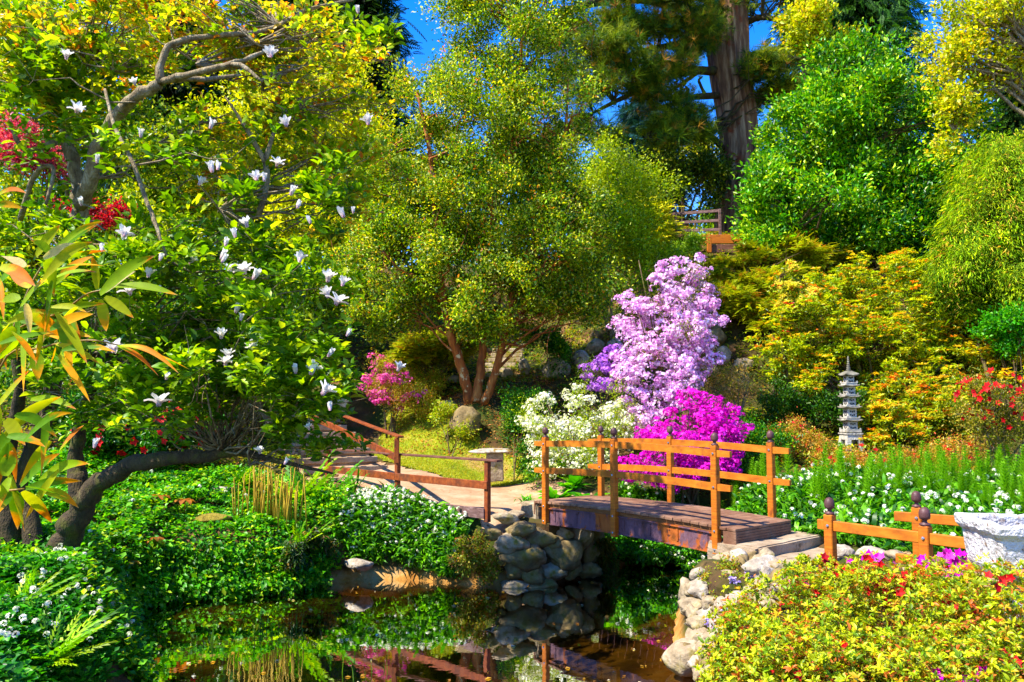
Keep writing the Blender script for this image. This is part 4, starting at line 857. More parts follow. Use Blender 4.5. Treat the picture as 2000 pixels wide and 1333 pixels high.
o = link('leaves', mesh_py('leaves', LV, LF, np.array(LC), True), ba, leaf_mat('bamboo_leaf', .55, .55, .15, (1.3, 1.15, .4)))

# ---- trees behind
pine = np.array((*P(1425, 500, 32)[:2], 8.6)); PD = 32
ps = [([np.array((*P(1440, 500, PD)[:2], 8.4)), P(1438, 420, PD), P(1445, 300, PD), P(1440, 230, PD), P(1425, 130, PD), P(1420, 40, PD), P(1412, -80, PD), P(1405, -250, PD), P(1405, -450, PD)], [.82, .80, .72, .76, .80, .82, .78, .6, .4])]
po = empty('pine_tree', pine, 'huge pine with thick furrowed trunk and long level limbs on the terrace', 'tree')
def pinetrunk():
    p = smooth_path(ps[0][0], 8); rr = np.interp(np.linspace(0, 8, len(p)), np.arange(9), ps[0][1]); n = 44; V = []; r = np.random.default_rng(3); ph = r.uniform(0, 6, n)
    for i in range(len(p)):
        for j in range(n):
            an = 2*math.pi*j/n; q = Vector((math.cos(an)*2.2, math.sin(an)*2.2, p[i][2]*.28)); f = 1+.10*math.sin(7*an+.5*math.sin(p[i][2]*.5))*.6+.09*mnoise.noise(q*2)+.045*(j % 2)
            V.append(p[i]+rr[i]*f*np.array((math.cos(an), math.sin(an), 0))-pine)
    k = len(p); Fc = [(i*n+j, i*n+(j+1) % n, (i+1)*n+(j+1) % n, (i+1)*n+j) for i in range(k-1) for j in range(n)]
    return link('trunk', mesh_py('trunk', V, Fc), po, M['pine_bark'])
pinetrunk()
lim = [([P(1410, 85, PD), P(1370, 82, 31.5), P(1300, 92, 31), P(1240, 105, 30.5), P(1190, 122, 30)], [.20, .18, .14, .11, .06]),
       ([P(1415, 140, PD), P(1350, 140, 31), P(1290, 155, 30.5), P(1220, 190, 30), P(1150, 225, 29.5)], [.22, .18, .14, .10, .04]),
       ([P(1420, 185, PD), P(1360, 190, 31.2), P(1310, 205, 30.8), P(1250, 220, 30)], [.16, .12, .09, .04]),
       ([P(1400, 0, PD), P(1290, -20, 31), P(1200, -5, 30), P(1130, 15, 29.4), P(1090, 35, 29), P(1060, 80, 29)], [.25, .22, .18, .14, .12, .06]),
       ([P(1400, 40, PD), P(1250, 0, 31), P(1100, 20, 30), P(1045, 45, 30)], [.2, .16, .12, .06]),
       ([P(1450, 50, PD), P(1480, 35, 31.5), P(1520, 40, 31), P(1570, 70, 31)], [.16, .13, .10, .05]), ([P(1455, 115, PD), P(1485, 105, 31.5), P(1530, 112, 31), P(1590, 120, 31)], [.17, .14, .12, .06]),
       ([P(1365, 140, 31.4), P(1330, 165, 31.2), P(1305, 180, 31)], [.09, .07, .04]), ([P(1380, 190, 31.4), P(1365, 160, 31), P(1372, 150, 31)], [.07, .06, .03]), ([P(1420, 300, PD), P(1370, 250, 31), P(1320, 240, 30.6), P(1260, 270, 30)], [.13, .10, .07, .03])]
trunk_mesh(po, M['dark_bark'], lim, 'limbs', 8, .03, 8)
pbl = [B(1150, 90, 29.5, 90, 60, 2.0, 1.2), B(1230, 60, 30, 90, 60, 2.0, 1.2), B(1300, 20, 30.5, 70, 45, 1.6, 1.6), B(1180, 180, 29.5, 100, 45, 1.8, .9), B(1270, 150, 30, 90, 35, 1.5, .7), B(1130, 240, 29.5, 80, 35, 1.4, .6), B(1300, 200, 30.5, 70, 30, 1.2, .6), B(1370, 30, 31, 50, 30, 1.2, .9), B(1410, 35, 30.9, 35, 25, .9, 1.2),
       B(1200, 250, 30, 70, 40, 1.5, .5), B(1520, 50, 31, 70, 40, 1.5, .5), B(1560, 120, 31, 60, 30, 1.4, .5), B(1250, 270, 30, 60, 30, 1.2, .4), B(1120, 20, 29.5, 80, 40, 1.5, .9), B(1200, -60, 30, 200, 60, 2, .8), B(1450, -60, 31, 200, 60, 2.5, .8), B(1350, 110, 30.5, 40, 26, 1.0, 1.0), B(1340, 230, 30.6, 60, 30, 1.2, 1), B(1300, 260, 30.4, 60, 30, 1.2, 1), B(1500, 170, 31, 40, 50, 1.2, .8), B(1500, 90, 31.4, 50, 30, 1.2, .8), B(1350, 60, 30.4, 40, 30, 1, 1), B(1230, 130, 29.6, 80, 40, 1.6, 1), B(1170, 260, 29.4, 60, 30, 1.2, .7)]
PINE = [W4(4, 90.72, 120, 10.4), W4(3, 129.6, 146, 13.6), W4(2, 47.52, 88, 13.6), W4(1.2, 170, 130, 44), W4(1, 40, 96, 56)]
pc_, po_ = foliage('needles', po, M['needle'], pbl, 1700, 8, .34, .36, .36, PINE, TUFT, .5, .2, .7, .6, 41)
branches(po, M['dark_bark'], np.concatenate([smooth_path(s[0], 4) for s in lim]), pc_, .06, 260, 12, 'branches', .08, twigs=3, tw=.9, sides=4)

def conifer(name, label, u, D, vtop, halfw, pal, seed, dens=1.0, droop=-.5, v0=None, base_z=None, sky=.0, ntier=None):
    b = base_at(u, D); top = P(u, vtop, D); o = empty(name, b, label, 'tree'); r = np.random.default_rng(seed)
    trunk_mesh(o, M['dark_bark'], [([b, b*.5+top*.5, top], [.3*halfw/120*D/30, .18*halfw/120*D/30, .03])], seed=seed)
    Hh = top[2]-b[2]; nbr = int(150*dens); C = []; O = []; paths = []
    for i in range(nbr):
        t = r.random()**.8; z = b[2]+Hh*(.12+.88*t); Lb = halfw/F*D*(1-t)**.75*r.uniform(.7, 1.15)+.15; a = r.uniform(0, 2*math.pi); h_ = np.array((math.cos(a), math.sin(a), 0)); p0 = np.array((b[0], b[1], z)); pts = [p0+h_*Lb*s+np.array((0, 0, 1))*Lb*(.18*s+droop*s*s) for s in np.linspace(0, 1, 5)]
        paths.append((pts, [.05, .04, .03, .02, .01]))
        for s in np.linspace(.2, 1, 9): q = p0+h_*Lb*s+np.array((0, 0, 1))*Lb*(.18*s+droop*s*s); C.append(q); O.append(unit(h_+np.array((0, 0, droop))))
    C = np.array(C); O = np.array(O)
    foliage('crown', o, M['needle'], None, 0, 5, .28*D/30, .5*D/30, .42*D/30, pal, FERN, seed=seed, out=1.0, up=-.2, centers=(C, O), flat=.5)
    mb = MB(b)
    for p, q in paths[::2]: mb.tube(p, q, 4, False)
    mb.done('branches', M['dark_bark'], o, True); return o
BLUEG = [W4(4, 24, 62, 70), W4(3, 34, 84, 90), W4(2, 16, 44, 50)]
DARKC = [W4(4, 28.08, 60, 10.4), W4(3, 47.52, 84, 12), W4(2, 17.28, 40, 8.8), W4(0.8, 86.4, 110, 16)]
conifer('conifer_tree', 'dark conifer rising behind the magnolia, the left of two', 330, 38, -120, 170, DARKC, 51, 1.6)
conifer('conifer_tree', 'dark conifer behind the yellow tree and the magnolia limbs', 560, 42, -160, 190, DARKC, 52, 1.6)
conifer('conifer_tree', 'blue green conifer far behind, left of the big pine trunk', 1262, 46, 205, 90, BLUEG, 53, 1.2)
conifer('conifer_tree', 'tall dark feathery conifer behind the large green tree', 1680, 36, -260, 260, [W4(4, 36.72, 84, 16), W4(3, 60.48, 110, 17.6), W4(2, 22, 60, 40)], 54, 2.2, -.75)
conifer('conifer_tree', 'small dark conifer at the far right edge of the sky', 2010, 40, 165, 70, DARKC, 55, .9)
conifer('conifer_tree', 'narrow golden green conifer left of the dark terrace fence', 1250, 27, 412, 34, [W4(3, 176, 196, 14), W4(3, 214, 206, 20), W4(1, 129.6, 150, 5.6)], 56, 1.5, .15)
conifer('conifer_tree', 'tall dark conifer in the gap above the left of the orange barked tree', 700, 48, -200, 150, DARKC, 57, 1.2)

def bush(name, label, cat, blobs, nc, per, cr, L, W, pal, u=None, D=None, mat='leaf', stems=5, sr_=.03, seed=1, bark='bark', nb=40, crown='crown', **kw):
    c = np.array(blobs); ctr = np.average(c[:, :3], axis=0, weights=c[:, 6]+1e-3); x, y = (P(u, 700, D)[:2] if u is not None else ctr[:2]); b = np.array((x, y, H(x, y))); r = np.random.default_rng(seed); S_ = []
    for i in range(stems):
        k = c[r.integers(len(c))]; tgt = k[:3]+r.normal(size=3)*k[3:6]*.25; a = b+np.array((*r.normal(size=2)*.12, -.05)); m_ = a*.5+tgt*.5; m_[:2] += (a[:2]-tgt[:2])*.15; S_.append(([a, m_, tgt], [sr_, sr_*.75, sr_*.3]))
    return tree(name, label, cat, b, None, blobs, nc, per, cr, L, W, pal, mat, bark, nb, sr_*.6, stems=S_, seed=seed, crown=crown, **kw)

# big green tree right
bush('broadleaf_tree', 'large dense bright green tree in front of the big pine, right', 'tree',
     [B(1680, 240, 25, 130, 150, 2.2, 1.2), B(1620, 380, 24.6, 150, 110, 2.2, 1.3), B(1770, 350, 25, 120, 140, 2.0, 1.1), B(1640, 160, 25.5, 70, 70, 1.5, .9), B(1540, 420, 24.3, 80, 80, 1.6, 1), B(1720, 450, 24.5, 120, 70, 1.8, .9), B(1580, 250, 25, 80, 90, 1.6, .9), B(1530, 270, 26, 50, 60, 1.4, .6), B(1830, 250, 25.5, 70, 90, 1.6, .8), B(1490, 440, 25, 40, 40, 1.0, .6)],
     4600, 16, .2, .16, .07, [W4(4, 70, 146, 12), W4(3, 104, 172, 14), W4(2, 30, 92, 12), W4(3, 160, 200, 20)], 1660, 25, 'glossy_leaf', 4, .12, 61, nb=120, shell=.3, cj=.34, bough=36)
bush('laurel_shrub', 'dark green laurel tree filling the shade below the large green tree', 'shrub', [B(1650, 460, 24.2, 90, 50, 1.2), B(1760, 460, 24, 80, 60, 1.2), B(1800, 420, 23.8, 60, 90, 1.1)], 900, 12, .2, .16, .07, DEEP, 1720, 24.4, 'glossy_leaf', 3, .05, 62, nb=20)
# weeping conifer far right
def weeping():
    b = base_at(1960, 19.5); o = empty('weeping_conifer', b, 'drooping yellow green conifer shaped like a mound at the right edge', 'tree'); r = np.random.default_rng(63)
    bl = [B(1960, 380, 19.5, 90, 110, 1.4, 1), B(2000, 470, 19.3, 160, 130, 1.7, 1.2), B(1920, 520, 19, 90, 100, 1.2, 1), B(1880, 560, 18.8, 70, 60, .9, .8), B(1990, 560, 18.8, 120, 80, 1.4, 1), B(1960, 320, 19.6, 50, 50, .9, .7), B(2060, 330, 19.8, 100, 80, 1.4, .6)]
    c, od, _ = sample_blobs(bl, 3200, .2, r, 9); ci = np.repeat(np.arange(len(c)), 56); m = len(ci); C = c[ci]+r.normal(size=(m, 3))*(.12, .12, .17); d = unit(od[ci]*(.7, .7, .0)+np.array((0, 0, -.55))+r.normal(size=(m, 3))*.30); n = od[ci]+r.normal(size=(m, 3))*.4
    leaves('crown', o, M['needle'], C, d, n, .13*np.exp(r.normal(0, .3, m)), .014, palette([W4(4, 134, 176, 8), W4(3, 172, 196, 12), W4(2, 84, 134, 10), W4(.5, 206, 176, 70)], ci, r, .6, .2, .2), LEAF4, b)
    trunk_mesh(o, M['bark'], [([b, P(1965, 450, 19.5), P(1962, 330, 19.6)], [.16, .1, .03])], seed=3)
    branches(o, M['bark'], np.array([b, P(1965, 450, 19.5), P(1962, 330, 19.6)]), c, .03, 60, 4, sag=.2)
weeping()
YG = [W4(4, 166, 188, 14), W4(3, 206, 208, 26), W4(2, 125.28, 152, 7.2), W4(1, 220, 190, 40)]
bush('oak_tree', 'yellow green oak boughs hanging against blue sky in the top right corner', 'tree', [B(1940, 40, 22, 110, 70, 1.5, .9), B(1870, 150, 22.3, 80, 80, 1.3, .7), B(1880, 220, 22, 40, 50, .8, .6), B(1990, 110, 22, 60, 70, 1.3, .8), B(1850, 60, 22.3, 40, 50, .9, .5), B(2080, 80, 22, 80, 90, 1.5, .6), B(1860, 240, 22, 30, 50, .7, .5)], 1500, 13, .20, .12, .075, YG, 2120, 22, 'leaf', 3, .12, 64, nb=90, bark='pale_bark', shell=.6, cj=.2, twigs=2, tw=.7)
bush('oak_tree', 'yellow green leafy tree beside the big pine trunk at the top', 'tree', [B(1570, 45, 28, 55, 40, 1.2, 1), B(1620, 65, 28, 40, 30, 1, .9), B(1545, 80, 28, 25, 25, .8, .5)], 420, 13, .20, .14, .09, YG, 1590, 28.5, 'leaf', 2, .10, 65, nb=26, shell=.6, bark='bark')
# left background
bush('acer_tree', 'tall yellow green tree glowing behind the magnolia, left of the orange barked tree', 'tree', [B(560, 250, 25, 170, 150, 2.2, 1), B(640, 380, 24, 120, 120, 1.8, 1), B(480, 380, 24.5, 150, 100, 1.8, 1), B(700, 300, 24.5, 80, 120, 1.6, .9), B(640, 170, 25.5, 90, 60, 1.7, .3), B(670, 480, 23.5, 70, 80, 1.2, .9), B(550, 480, 23.5, 90, 60, 1.2, .9)], 3600, 15, .24, .12, .075, GOLD, 590, 24.5, 'leaf', 4, .09, 66, nb=110, shell=.5, cj=.2)
bush('beech_tree', 'bright green tree behind the magnolia trunk on the left slope', 'tree', [B(100, 200, 24, 200, 130, 2.2, 1), B(60, 480, 22, 160, 110, 1.8, 1), B(250, 450, 22.5, 150, 100, 1.8, 1), B(300, 330, 23.5, 140, 90, 1.8, .9), B(180, 60, 24.5, 170, 90, 2.2, .9), B(30, 60, 24, 120, 100, 2, .9)], 3600, 14, .24, .13, .08, [W4(4, 118.8, 156, 5.6), W4(3, 172.8, 186, 7.2), W4(2, 71.28, 118, 6.4), W4(1.4, 200, 204, 24)], 160, 23.5, 'leaf', 4, .1, 67, nb=80, shell=.42)
bush('maple_tree', 'pink red leaved maple high behind the left magnolia branches', 'tree', [B(40, 285, 21, 60, 40, .9, 1), B(85, 310, 21, 40, 28, .7, .8), B(-20, 260, 21, 60, 50, .9, .5)], 700, 12, .14, .08, .05, [W4(3, 190, 50, 100), W4(2, 220, 110, 150), W4(2, 140, 30, 70)], 40, 21.5, 'leaf', 3, .05, 68, nb=30)
bush('maple_tree', 'small crimson maple low behind the forked magnolia trunk', 'tree', [B(205, 425, 17, 45, 20, .6, 1), B(165, 415, 17, 35, 14, .5, .6), B(130, 408, 17, 30, 10, .4, .4)], 360, 12, .10, .07, .035, [W4(3, 170, 14, 40), W4(2, 210, 30, 60), W4(2, 110, 10, 30)], 200, 17.4, 'leaf', 3, .03, 69, nb=16)
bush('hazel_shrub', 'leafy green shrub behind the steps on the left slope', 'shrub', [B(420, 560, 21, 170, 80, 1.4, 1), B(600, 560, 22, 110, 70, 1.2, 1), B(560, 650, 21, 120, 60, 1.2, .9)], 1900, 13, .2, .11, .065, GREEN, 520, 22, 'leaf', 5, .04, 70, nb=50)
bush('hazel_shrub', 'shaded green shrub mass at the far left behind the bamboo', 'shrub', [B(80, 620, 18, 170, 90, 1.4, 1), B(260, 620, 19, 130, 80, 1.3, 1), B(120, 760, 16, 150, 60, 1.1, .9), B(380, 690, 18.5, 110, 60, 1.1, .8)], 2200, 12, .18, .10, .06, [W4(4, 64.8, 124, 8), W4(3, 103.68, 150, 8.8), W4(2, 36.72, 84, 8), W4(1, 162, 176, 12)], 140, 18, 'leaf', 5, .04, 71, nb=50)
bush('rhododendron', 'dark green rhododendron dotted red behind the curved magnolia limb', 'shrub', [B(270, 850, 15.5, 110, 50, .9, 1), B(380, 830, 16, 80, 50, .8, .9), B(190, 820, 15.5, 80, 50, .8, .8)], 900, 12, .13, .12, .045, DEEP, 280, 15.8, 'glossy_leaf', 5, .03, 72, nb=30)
def one_flower(name, parent, c, nrm_, size, rgb, r, me_cache={}):
    key = (name, tuple(np.round(rgb, 2)))
    if key not in me_cache:
        V, Fc = star(5, .85, .35); me = mesh_py(name, V, Fc, np.tile(rgb, (len(V), 1))); me.materials.append(M['petal']); me_cache[key] = me
    o = bpy.data.objects.new(name, me_cache[key]); COL.objects.link(o); o.parent = parent; o.location = Vector(np.array(c)-np.array(parent.location)); o.scale = (size,)*3
    q = Vector(nrm_).to_track_quat('Z', 'Y'); o.rotation_mode = 'QUATERNION'; o.rotation_quaternion = q; return o
def flowers_on(parent, name, blobs, n, size, pal, seed, per=6, cr=.05, shell=.08, toward=(-.35, -.75, .35), **k):
    r = np.random.default_rng(seed); c, od, _ = sample_blobs(blobs, n*3, shell, r, 0); ok = (od@unit(np.array(toward))) > 0; c = c[ok][:n]; od = od[ok][:n]; cols = [S(*p[1:]) if p[1] > 1 else p[1:] for p in pal]
    for i in range(len(c)): one_flower('flower', parent, c[i]+r.normal(size=3)*.04, unit(od[i]+r.normal(size=3)*.4+np.array((0, -.3, .2))), size*r.uniform(1.5, 2.3), cols[r.integers(len(cols))], r)
RED = [W4(4, 205, 12, 20), W4(2, 230, 40, 40), W4(1, 160, 5, 20)]
rh = [o for o in COL.objects if o.name == 'rhododendron'][0]
flowers_on(rh, 'flowers', [B(270, 850, 15.3, 115, 50, .9, 1), B(380, 830, 15.8, 80, 50, .8, .9)], 90, .045, RED, 5, per=5, cr=.05)
# centre and right background trees
bush('hawthorn_tree', 'light green tree between the orange barked tree and the lilac rhododendron', 'tree', [B(1200, 430, 23.5, 90, 110, 1.4, 1), B(1240, 370, 24, 80, 70, 1.4, .8), B(1160, 560, 23, 60, 60, 1.0, .8), B(1270, 520, 23, 60, 60, 1.0, .7), B(1180, 330, 24.5, 60, 60, 1.2, .7)], 2100, 13, .2, .08, .055, [W4(4, 151.2, 178, 6.4), W4(3, 176, 196, 26), W4(2, 97.2, 140, 8)], 1190, 23.5, 'leaf', 5, .05, 73, nb=90, bark='pale_bark', shell=.5, twigs=2, tw=.6)
bush('holly_tree', 'rounded dark evergreen tree behind the terrace fence', 'tree', [B(1290, 350, 30, 50, 45, 1.2, 1), B(1330, 330, 31, 60, 45, 1.3, .8), B(1370, 350, 31, 60, 60, 1.3, .8)], 1100, 13, .22, .12, .06, [W4(4, 60.48, 92, 9.6), W4(2, 97.2, 126, 13.6), W4(2, 36.72, 66, 8), W4(1, 150, 160, 40)], 1330, 31, 'leaf', 3, .07, 74, nb=40)
bush('larch_tree', 'pale feathery tree beyond the terrace, lit against the sky gap', 'tree', [B(1330, 310, 38, 60, 45, 1.6, 1), B(1390, 330, 38, 50, 50, 1.6, .8), B(1230, 430, 36, 90, 60, 1.6, .7)], 900, 12, .26, .14, .07, LIME, 1340, 38, 'leaf', 3, .08, 75, nb=30)
far = [(60, 46, 170, 150, 'GREEN', 'distant round green tree at the far left of the skyline'), (300, 50, 160, 130, 'DEEP', 'distant dark tree behind the left conifers'), (520, 50, 150, 170, 'GREEN', 'distant green tree behind the yellow one'), (760, 52, 190, 130, 'DEEP', 'distant dark tree behind the left side of the orange barked tree'), (980, 54, 160, 130, 'GREEN', 'distant green tree behind the middle of the orange barked tree'), (1180, 56, 290, 110, 'DEEP', 'distant dark tree low behind the pine limbs'), (1450, 54, 300, 120, 'GREEN', 'distant tree line bush just right of the pine foot'), (1650, 50, 290, 120, 'DEEP', 'distant tree behind the large green tree'), (1900, 44, 290, 110, 'DEEP', 'distant dark bush below the right sky gap')]
for i, (u, D, vt, hw, pn, lb) in enumerate(far):
    vb = 560; cv = (vt+vb)/2; bush('distant_tree', lb, 'tree', [B(u, cv, D, hw, (vb-vt)/2, 3.0, 1), B(u-hw*.5, cv+40, D, hw*.6, (vb-vt)/2.6, 2.4, .7), B(u+hw*.5, cv+30, D, hw*.6, (vb-vt)/2.6, 2.4, .7)], 1500, 12, .42, .26, .17, globals()[pn], u, D, 'leaf', 2, .16, 200+i, nb=14, group='distant trees on the skyline')

# ---- flowering shrubs
def rhodo(name, label, blobs, nf, per, size, fpal, lpal, u, D, seed, lc=500, lsz=.06, cr=.09, stems=7, tm=STAR5, shell=.30, bark='bark', nb=60, lname='crown', bo_=6):
    o = bush(name, label, 'shrub', blobs, lc, 10, .12, lsz, lsz*.4, lpal, u, D, 'leaf', stems, .028, seed, bark, nb, lname, shell=.6)
    r = np.random.default_rng(seed+1); c, od, _ = sample_blobs(blobs, nf, shell, r, bo_); ci = np.repeat(np.arange(nf), per); m = len(ci)
    dv = unit(r.normal(size=(m, 3))+od[ci]*.9+np.array((0, -.2, .5))); C = c[ci]+dv*cr*(1, 1, .7)*r.uniform(.5, 1.1, (m, 1)); d = unit(np.cross(dv, r.normal(size=(m, 3)))); s = size*np.exp(r.normal(0, .15, m))
    leaves('flowers', o, M['petal'], C, d, dv, s, s, palette(fpal, ci, r, .6, .10, .12), tm, np.array(o.location)); return o
LIL = [W4(4, 240, 178, 226), W4(3, 246, 208, 236), W4(2, 220, 142, 208), W4(1, 250, 226, 242)]
rhodo('lilac_rhododendron', 'tall pale lilac rhododendron covered in bloom behind the bridge', [B(1325, 560, 17.5, 58, 60, .8, .9), B(1290, 640, 17.3, 80, 60, 1.0, 1.2), B(1236, 610, 17.4, 42, 40, .6, .9), B(1375, 600, 17.4, 26, 40, .5, .8), B(1370, 700, 17.2, 36, 46, .6, .7), B(1340, 650, 17.2, 50, 70, .8, .8), B(1275, 720, 17.0, 85, 60, 1.0, 1.1), B(1350, 520, 17.5, 30, 26, .5, .6), B(1270, 790, 16.6, 75, 40, .8, .9), B(1330, 760, 16.9, 50, 50, .7, .7), B(1245, 512, 17.5, 10, 8, .2, .3), B(1290, 512, 17.5, 16, 8, .2, .3), B(1265, 550, 17.5, 22, 14, .3, .4), B(1240, 690, 17, 40, 40, .7, .7)],
      2000, 9, .034, LIL, [W4(2, 97.2, 110, 12), W4(1, 140.4, 150, 16)], 1300, 17.0, 81, 500, .05, .10, 10, nb=140)
rhodo('purple_rhododendron', 'violet flowered rhododendron leaning low left of the tall lilac one', [B(1165, 725, 17.4, 30, 28, .4, .8), B(1205, 700, 17.4, 36, 22, .4, .7), B(1190, 745, 17.3, 40, 20, .4, .7)], 330, 8, .034, [W4(4, 182, 108, 208), W4(2, 200, 136, 220), W4(1, 150, 76, 186)], [W4(2, 86.4, 110, 12)], 1190, 17.5, 83, 120, .05, .09, 5, nb=30)
MGT = [W4(4, 214, 0, 178), W4(3, 232, 20, 196), W4(2, 176, 0, 146), W4(1, 240, 80, 214)]
rhodo('magenta_azalea', 'vivid magenta azalea in full bloom directly behind the bridge rails', [B(1375, 810, 15.5, 60, 34, .6, 1), B(1340, 865, 15.2, 100, 40, .8, 1.1), B(1270, 915, 14.9, 60, 30, .6, .9), B(1400, 860, 15.2, 55, 34, .6, .9), B(1330, 920, 15, 80, 28, .7, .9), B(1400, 910, 15, 50, 24, .5, .8), B(1345, 772, 15.7, 26, 16, .3, .5), B(1440, 845, 15.3, 26, 14, .3, .35)],
      1900, 9, .030, MGT, [W4(2, 75.6, 110, 10.4)], 1340, 15.2, 85, 260, .04, .085, 8, nb=60)
WHT = [W4(4, 236, 236, 190), W4(3, 246, 244, 216), W4(2, 204, 216, 130)]
rhodo('white_azalea', 'creamy white flowering azalea behind the left bridge rails', [B(1130, 840, 16.6, 110, 55, .9, 1.1), B(1050, 830, 16.7, 40, 44, .6, .5), B(1130, 775, 16.9, 36, 26, .5, .5), B(1200, 800, 16.7, 50, 34, .6, .6), B(1060, 785, 16.8, 22, 20, .4, .35), B(1230, 850, 16.3, 40, 36, .5, .6), B(1120, 900, 16.2, 90, 30, .7, .7), B(1160, 765, 16.9, 16, 12, .3, .2)],
      900, 6, .030, WHT, [W4(3, 162, 186, 16), W4(2, 108, 150, 12)], 1130, 16.6, 87, 900, .05, .10, 8, nb=80, shell=.4)
rhodo('pink_azalea', 'loose pink azalea at the end of the lawn beside the garden steps', [B(745, 745, 20.5, 44, 30, .6, .8), B(740, 708, 20.6, 28, 14, .4, .5), B(790, 770, 20.3, 40, 26, .5, .7), B(765, 780, 20.2, 30, 24, .4, .6)], 330, 7, .034, [W4(4, 228, 76, 160), W4(2, 240, 120, 180), W4(1, 200, 40, 140)], [W4(3, 140, 150, 30), W4(2, 190, 140, 50)], 765, 20.4, 89, 600, .05, .09, 6, nb=30, shell=.35)
rhodo('pink_azalea', 'magenta pink azalea sprays showing through the magnolia leaves', [B(375, 730, 17.2, 26, 30, .4, 1), B(395, 700, 17.2, 16, 16, .3, .6)], 60, 6, .036, MGT, GREEN, 380, 17.2, 91, 200, .05, .09, 3, nb=10)

def pieris(label, blobs, nc, u, D, seed, pal, per=11, cols=None, name='pieris_shrub', stems=9, bark='bark'):
    c = np.array(blobs); x, y = P(u, 700, D)[:2]; b = np.array((x, y, H(x, y))); o = empty(name, b, label, 'shrub'); r = np.random.default_rng(seed)
    S_ = []
    for i in range(stems):
        k = c[r.integers(len(c))]; tgt = k[:3]+r.normal(size=3)*k[3:6]*.3; a = b+np.array((*r.normal(size=2)*.35, -.05)); m_ = a*.5+tgt*.5+np.array((0, 0, -.1)); S_.append(([a, m_, tgt], [.05, .04, .014]))
    trunk_mesh(o, M[bark], S_, 'stems', 7, .05, seed)
    nc = int(nc*1.25); cc, od, _ = sample_blobs(blobs, nc, .26, r, 13); ci = np.repeat(np.arange(nc), per); m = len(ci)      # rosettes of new leaves at the shoot tips
    a = r.uniform(0, 2*math.pi, m); el = r.uniform(-.35, .45, m); d = unit(np.stack((np.cos(a)*np.cos(el), np.sin(a)*np.cos(el), np.sin(el)), 1)+.25*od[ci]); C = cc[ci]+d*.012
    leaves('young_leaves', o, M['leaf'], C, d, np.array((0, 0, 1.))+r.normal(size=(m, 3))*.3, .10*np.exp(r.normal(0, .2, m)), .034, palette(pal, ci, r, .85, .10, .12), LEAF4, b)
    c2 = cc-od*.10-np.array((0, 0, .06)); foliage('old_leaves', o, M['glossy_leaf'], None, 0, 9, .07, .085, .03, [W4(3, 130, 160, 10), W4(2, 170, 186, 16), W4(2, 80, 120, 12)], centers=(c2, od), seed=seed)
    branches(o, M[bark], np.concatenate([smooth_path(s[0], 4) for s in S_]), cc, .02, 160, seed, 'branches', .08, sides=4); return o
PY = [W4(4, 196, 206, 30), W4(4, 160, 190, 24), W4(3, 216, 184, 34), W4(3, 124, 164, 18), W4(1.2, 222, 132, 38)]
PO = [W4(3, 218, 180, 44), W4(1.8, 220, 122, 40), W4(4, 192, 200, 40), W4(3, 146, 176, 28)]
pieris('broad yellow and orange leaved pieris shrub rising behind the stone pagoda', [B(1690, 560, 20.2, 130, 60, 1.4, 1.1), B(1600, 640, 19.6, 110, 80, 1.4, 1.1), B(1740, 650, 19.6, 130, 80, 1.5, 1.1), B(1560, 560, 20.3, 60, 40, .9, .6), B(1840, 620, 19.8, 90, 70, 1.2, .9), B(1640, 730, 19.0, 120, 60, 1.2, .7), B(1780, 740, 18.8, 110, 60, 1.2, .9), B(1880, 690, 19.2, 80, 60, 1.1, .8), B(1780, 520, 20.5, 70, 30, .9, .6), B(1530, 690, 19.4, 50, 60, .8, .7)], 3300, 1700, 19.0, 101, PY, stems=14)
pieris('orange tipped pieris shrub right of the stone pagoda', [B(1790, 800, 17.3, 90, 60, 1.0, 1), B(1730, 830, 17.0, 50, 50, .7, .8), B(1860, 800, 17.3, 70, 60, .9, .9), B(1840, 740, 17.8, 60, 40, .8, .6), B(1770, 860, 16.6, 70, 30, .7, .7)], 1300, 1790, 17.1, 103, PO, stems=9)
pieris('yellow pieris shrub at the right edge above the red flowered rhododendron', [B(1950, 690, 18.4, 60, 40, .8, 1), B(1990, 730, 18, 60, 40, .8, .8), B(1900, 650, 19, 50, 40, .8, .8)], 620, 1960, 18.2, 105, [W4(5, 214, 204, 40), W4(3, 226, 184, 30), W4(1, 170, 180, 30)], stems=6)
pieris('small cream flowered pieris at the left end of the yellow shrub', [B(1555, 590, 19.4, 36, 50, .5, 1), B(1520, 640, 19.3, 26, 46, .4, .6), B(1530, 540, 19.8, 30, 24, .4, .5)], 330, 1545, 19.3, 107, [W4(4, 226, 222, 120), W4(3, 206, 206, 70), W4(1, 200, 60, 50)], stems=5)
rd = bush('red_rhododendron', 'twiggy rhododendron with scarlet flowers at the right edge below the pieris', 'shrub', [B(1940, 790, 14.6, 70, 60, .8, 1), B(1990, 820, 14.3, 60, 60, .7, .9), B(1900, 830, 14.5, 36, 30, .5, .6)], 900, 10, .10, .055, .024, [W4(3, 118.8, 130, 12), W4(2, 170, 160, 60), W4(2, 75.6, 96, 9.6)], 1950, 14.5, 'leaf', 9, .03, 111, 'pale_bark', 110, shell=.35, twigs=3, tw=.3)
flowers_on(rd, 'flowers', [B(1940, 780, 14.5, 74, 60, .85, 1), B(1990, 810, 14.2, 60, 60, .75, .9)], 120, .032, RED, 6, per=5, cr=.03)
RB = [W4(3, 150, 150, 24), W4(3, 196, 150, 50), W4(2, 196, 96, 50), W4(2, 118.8, 130, 8.8), W4(1, 220, 200, 100)]
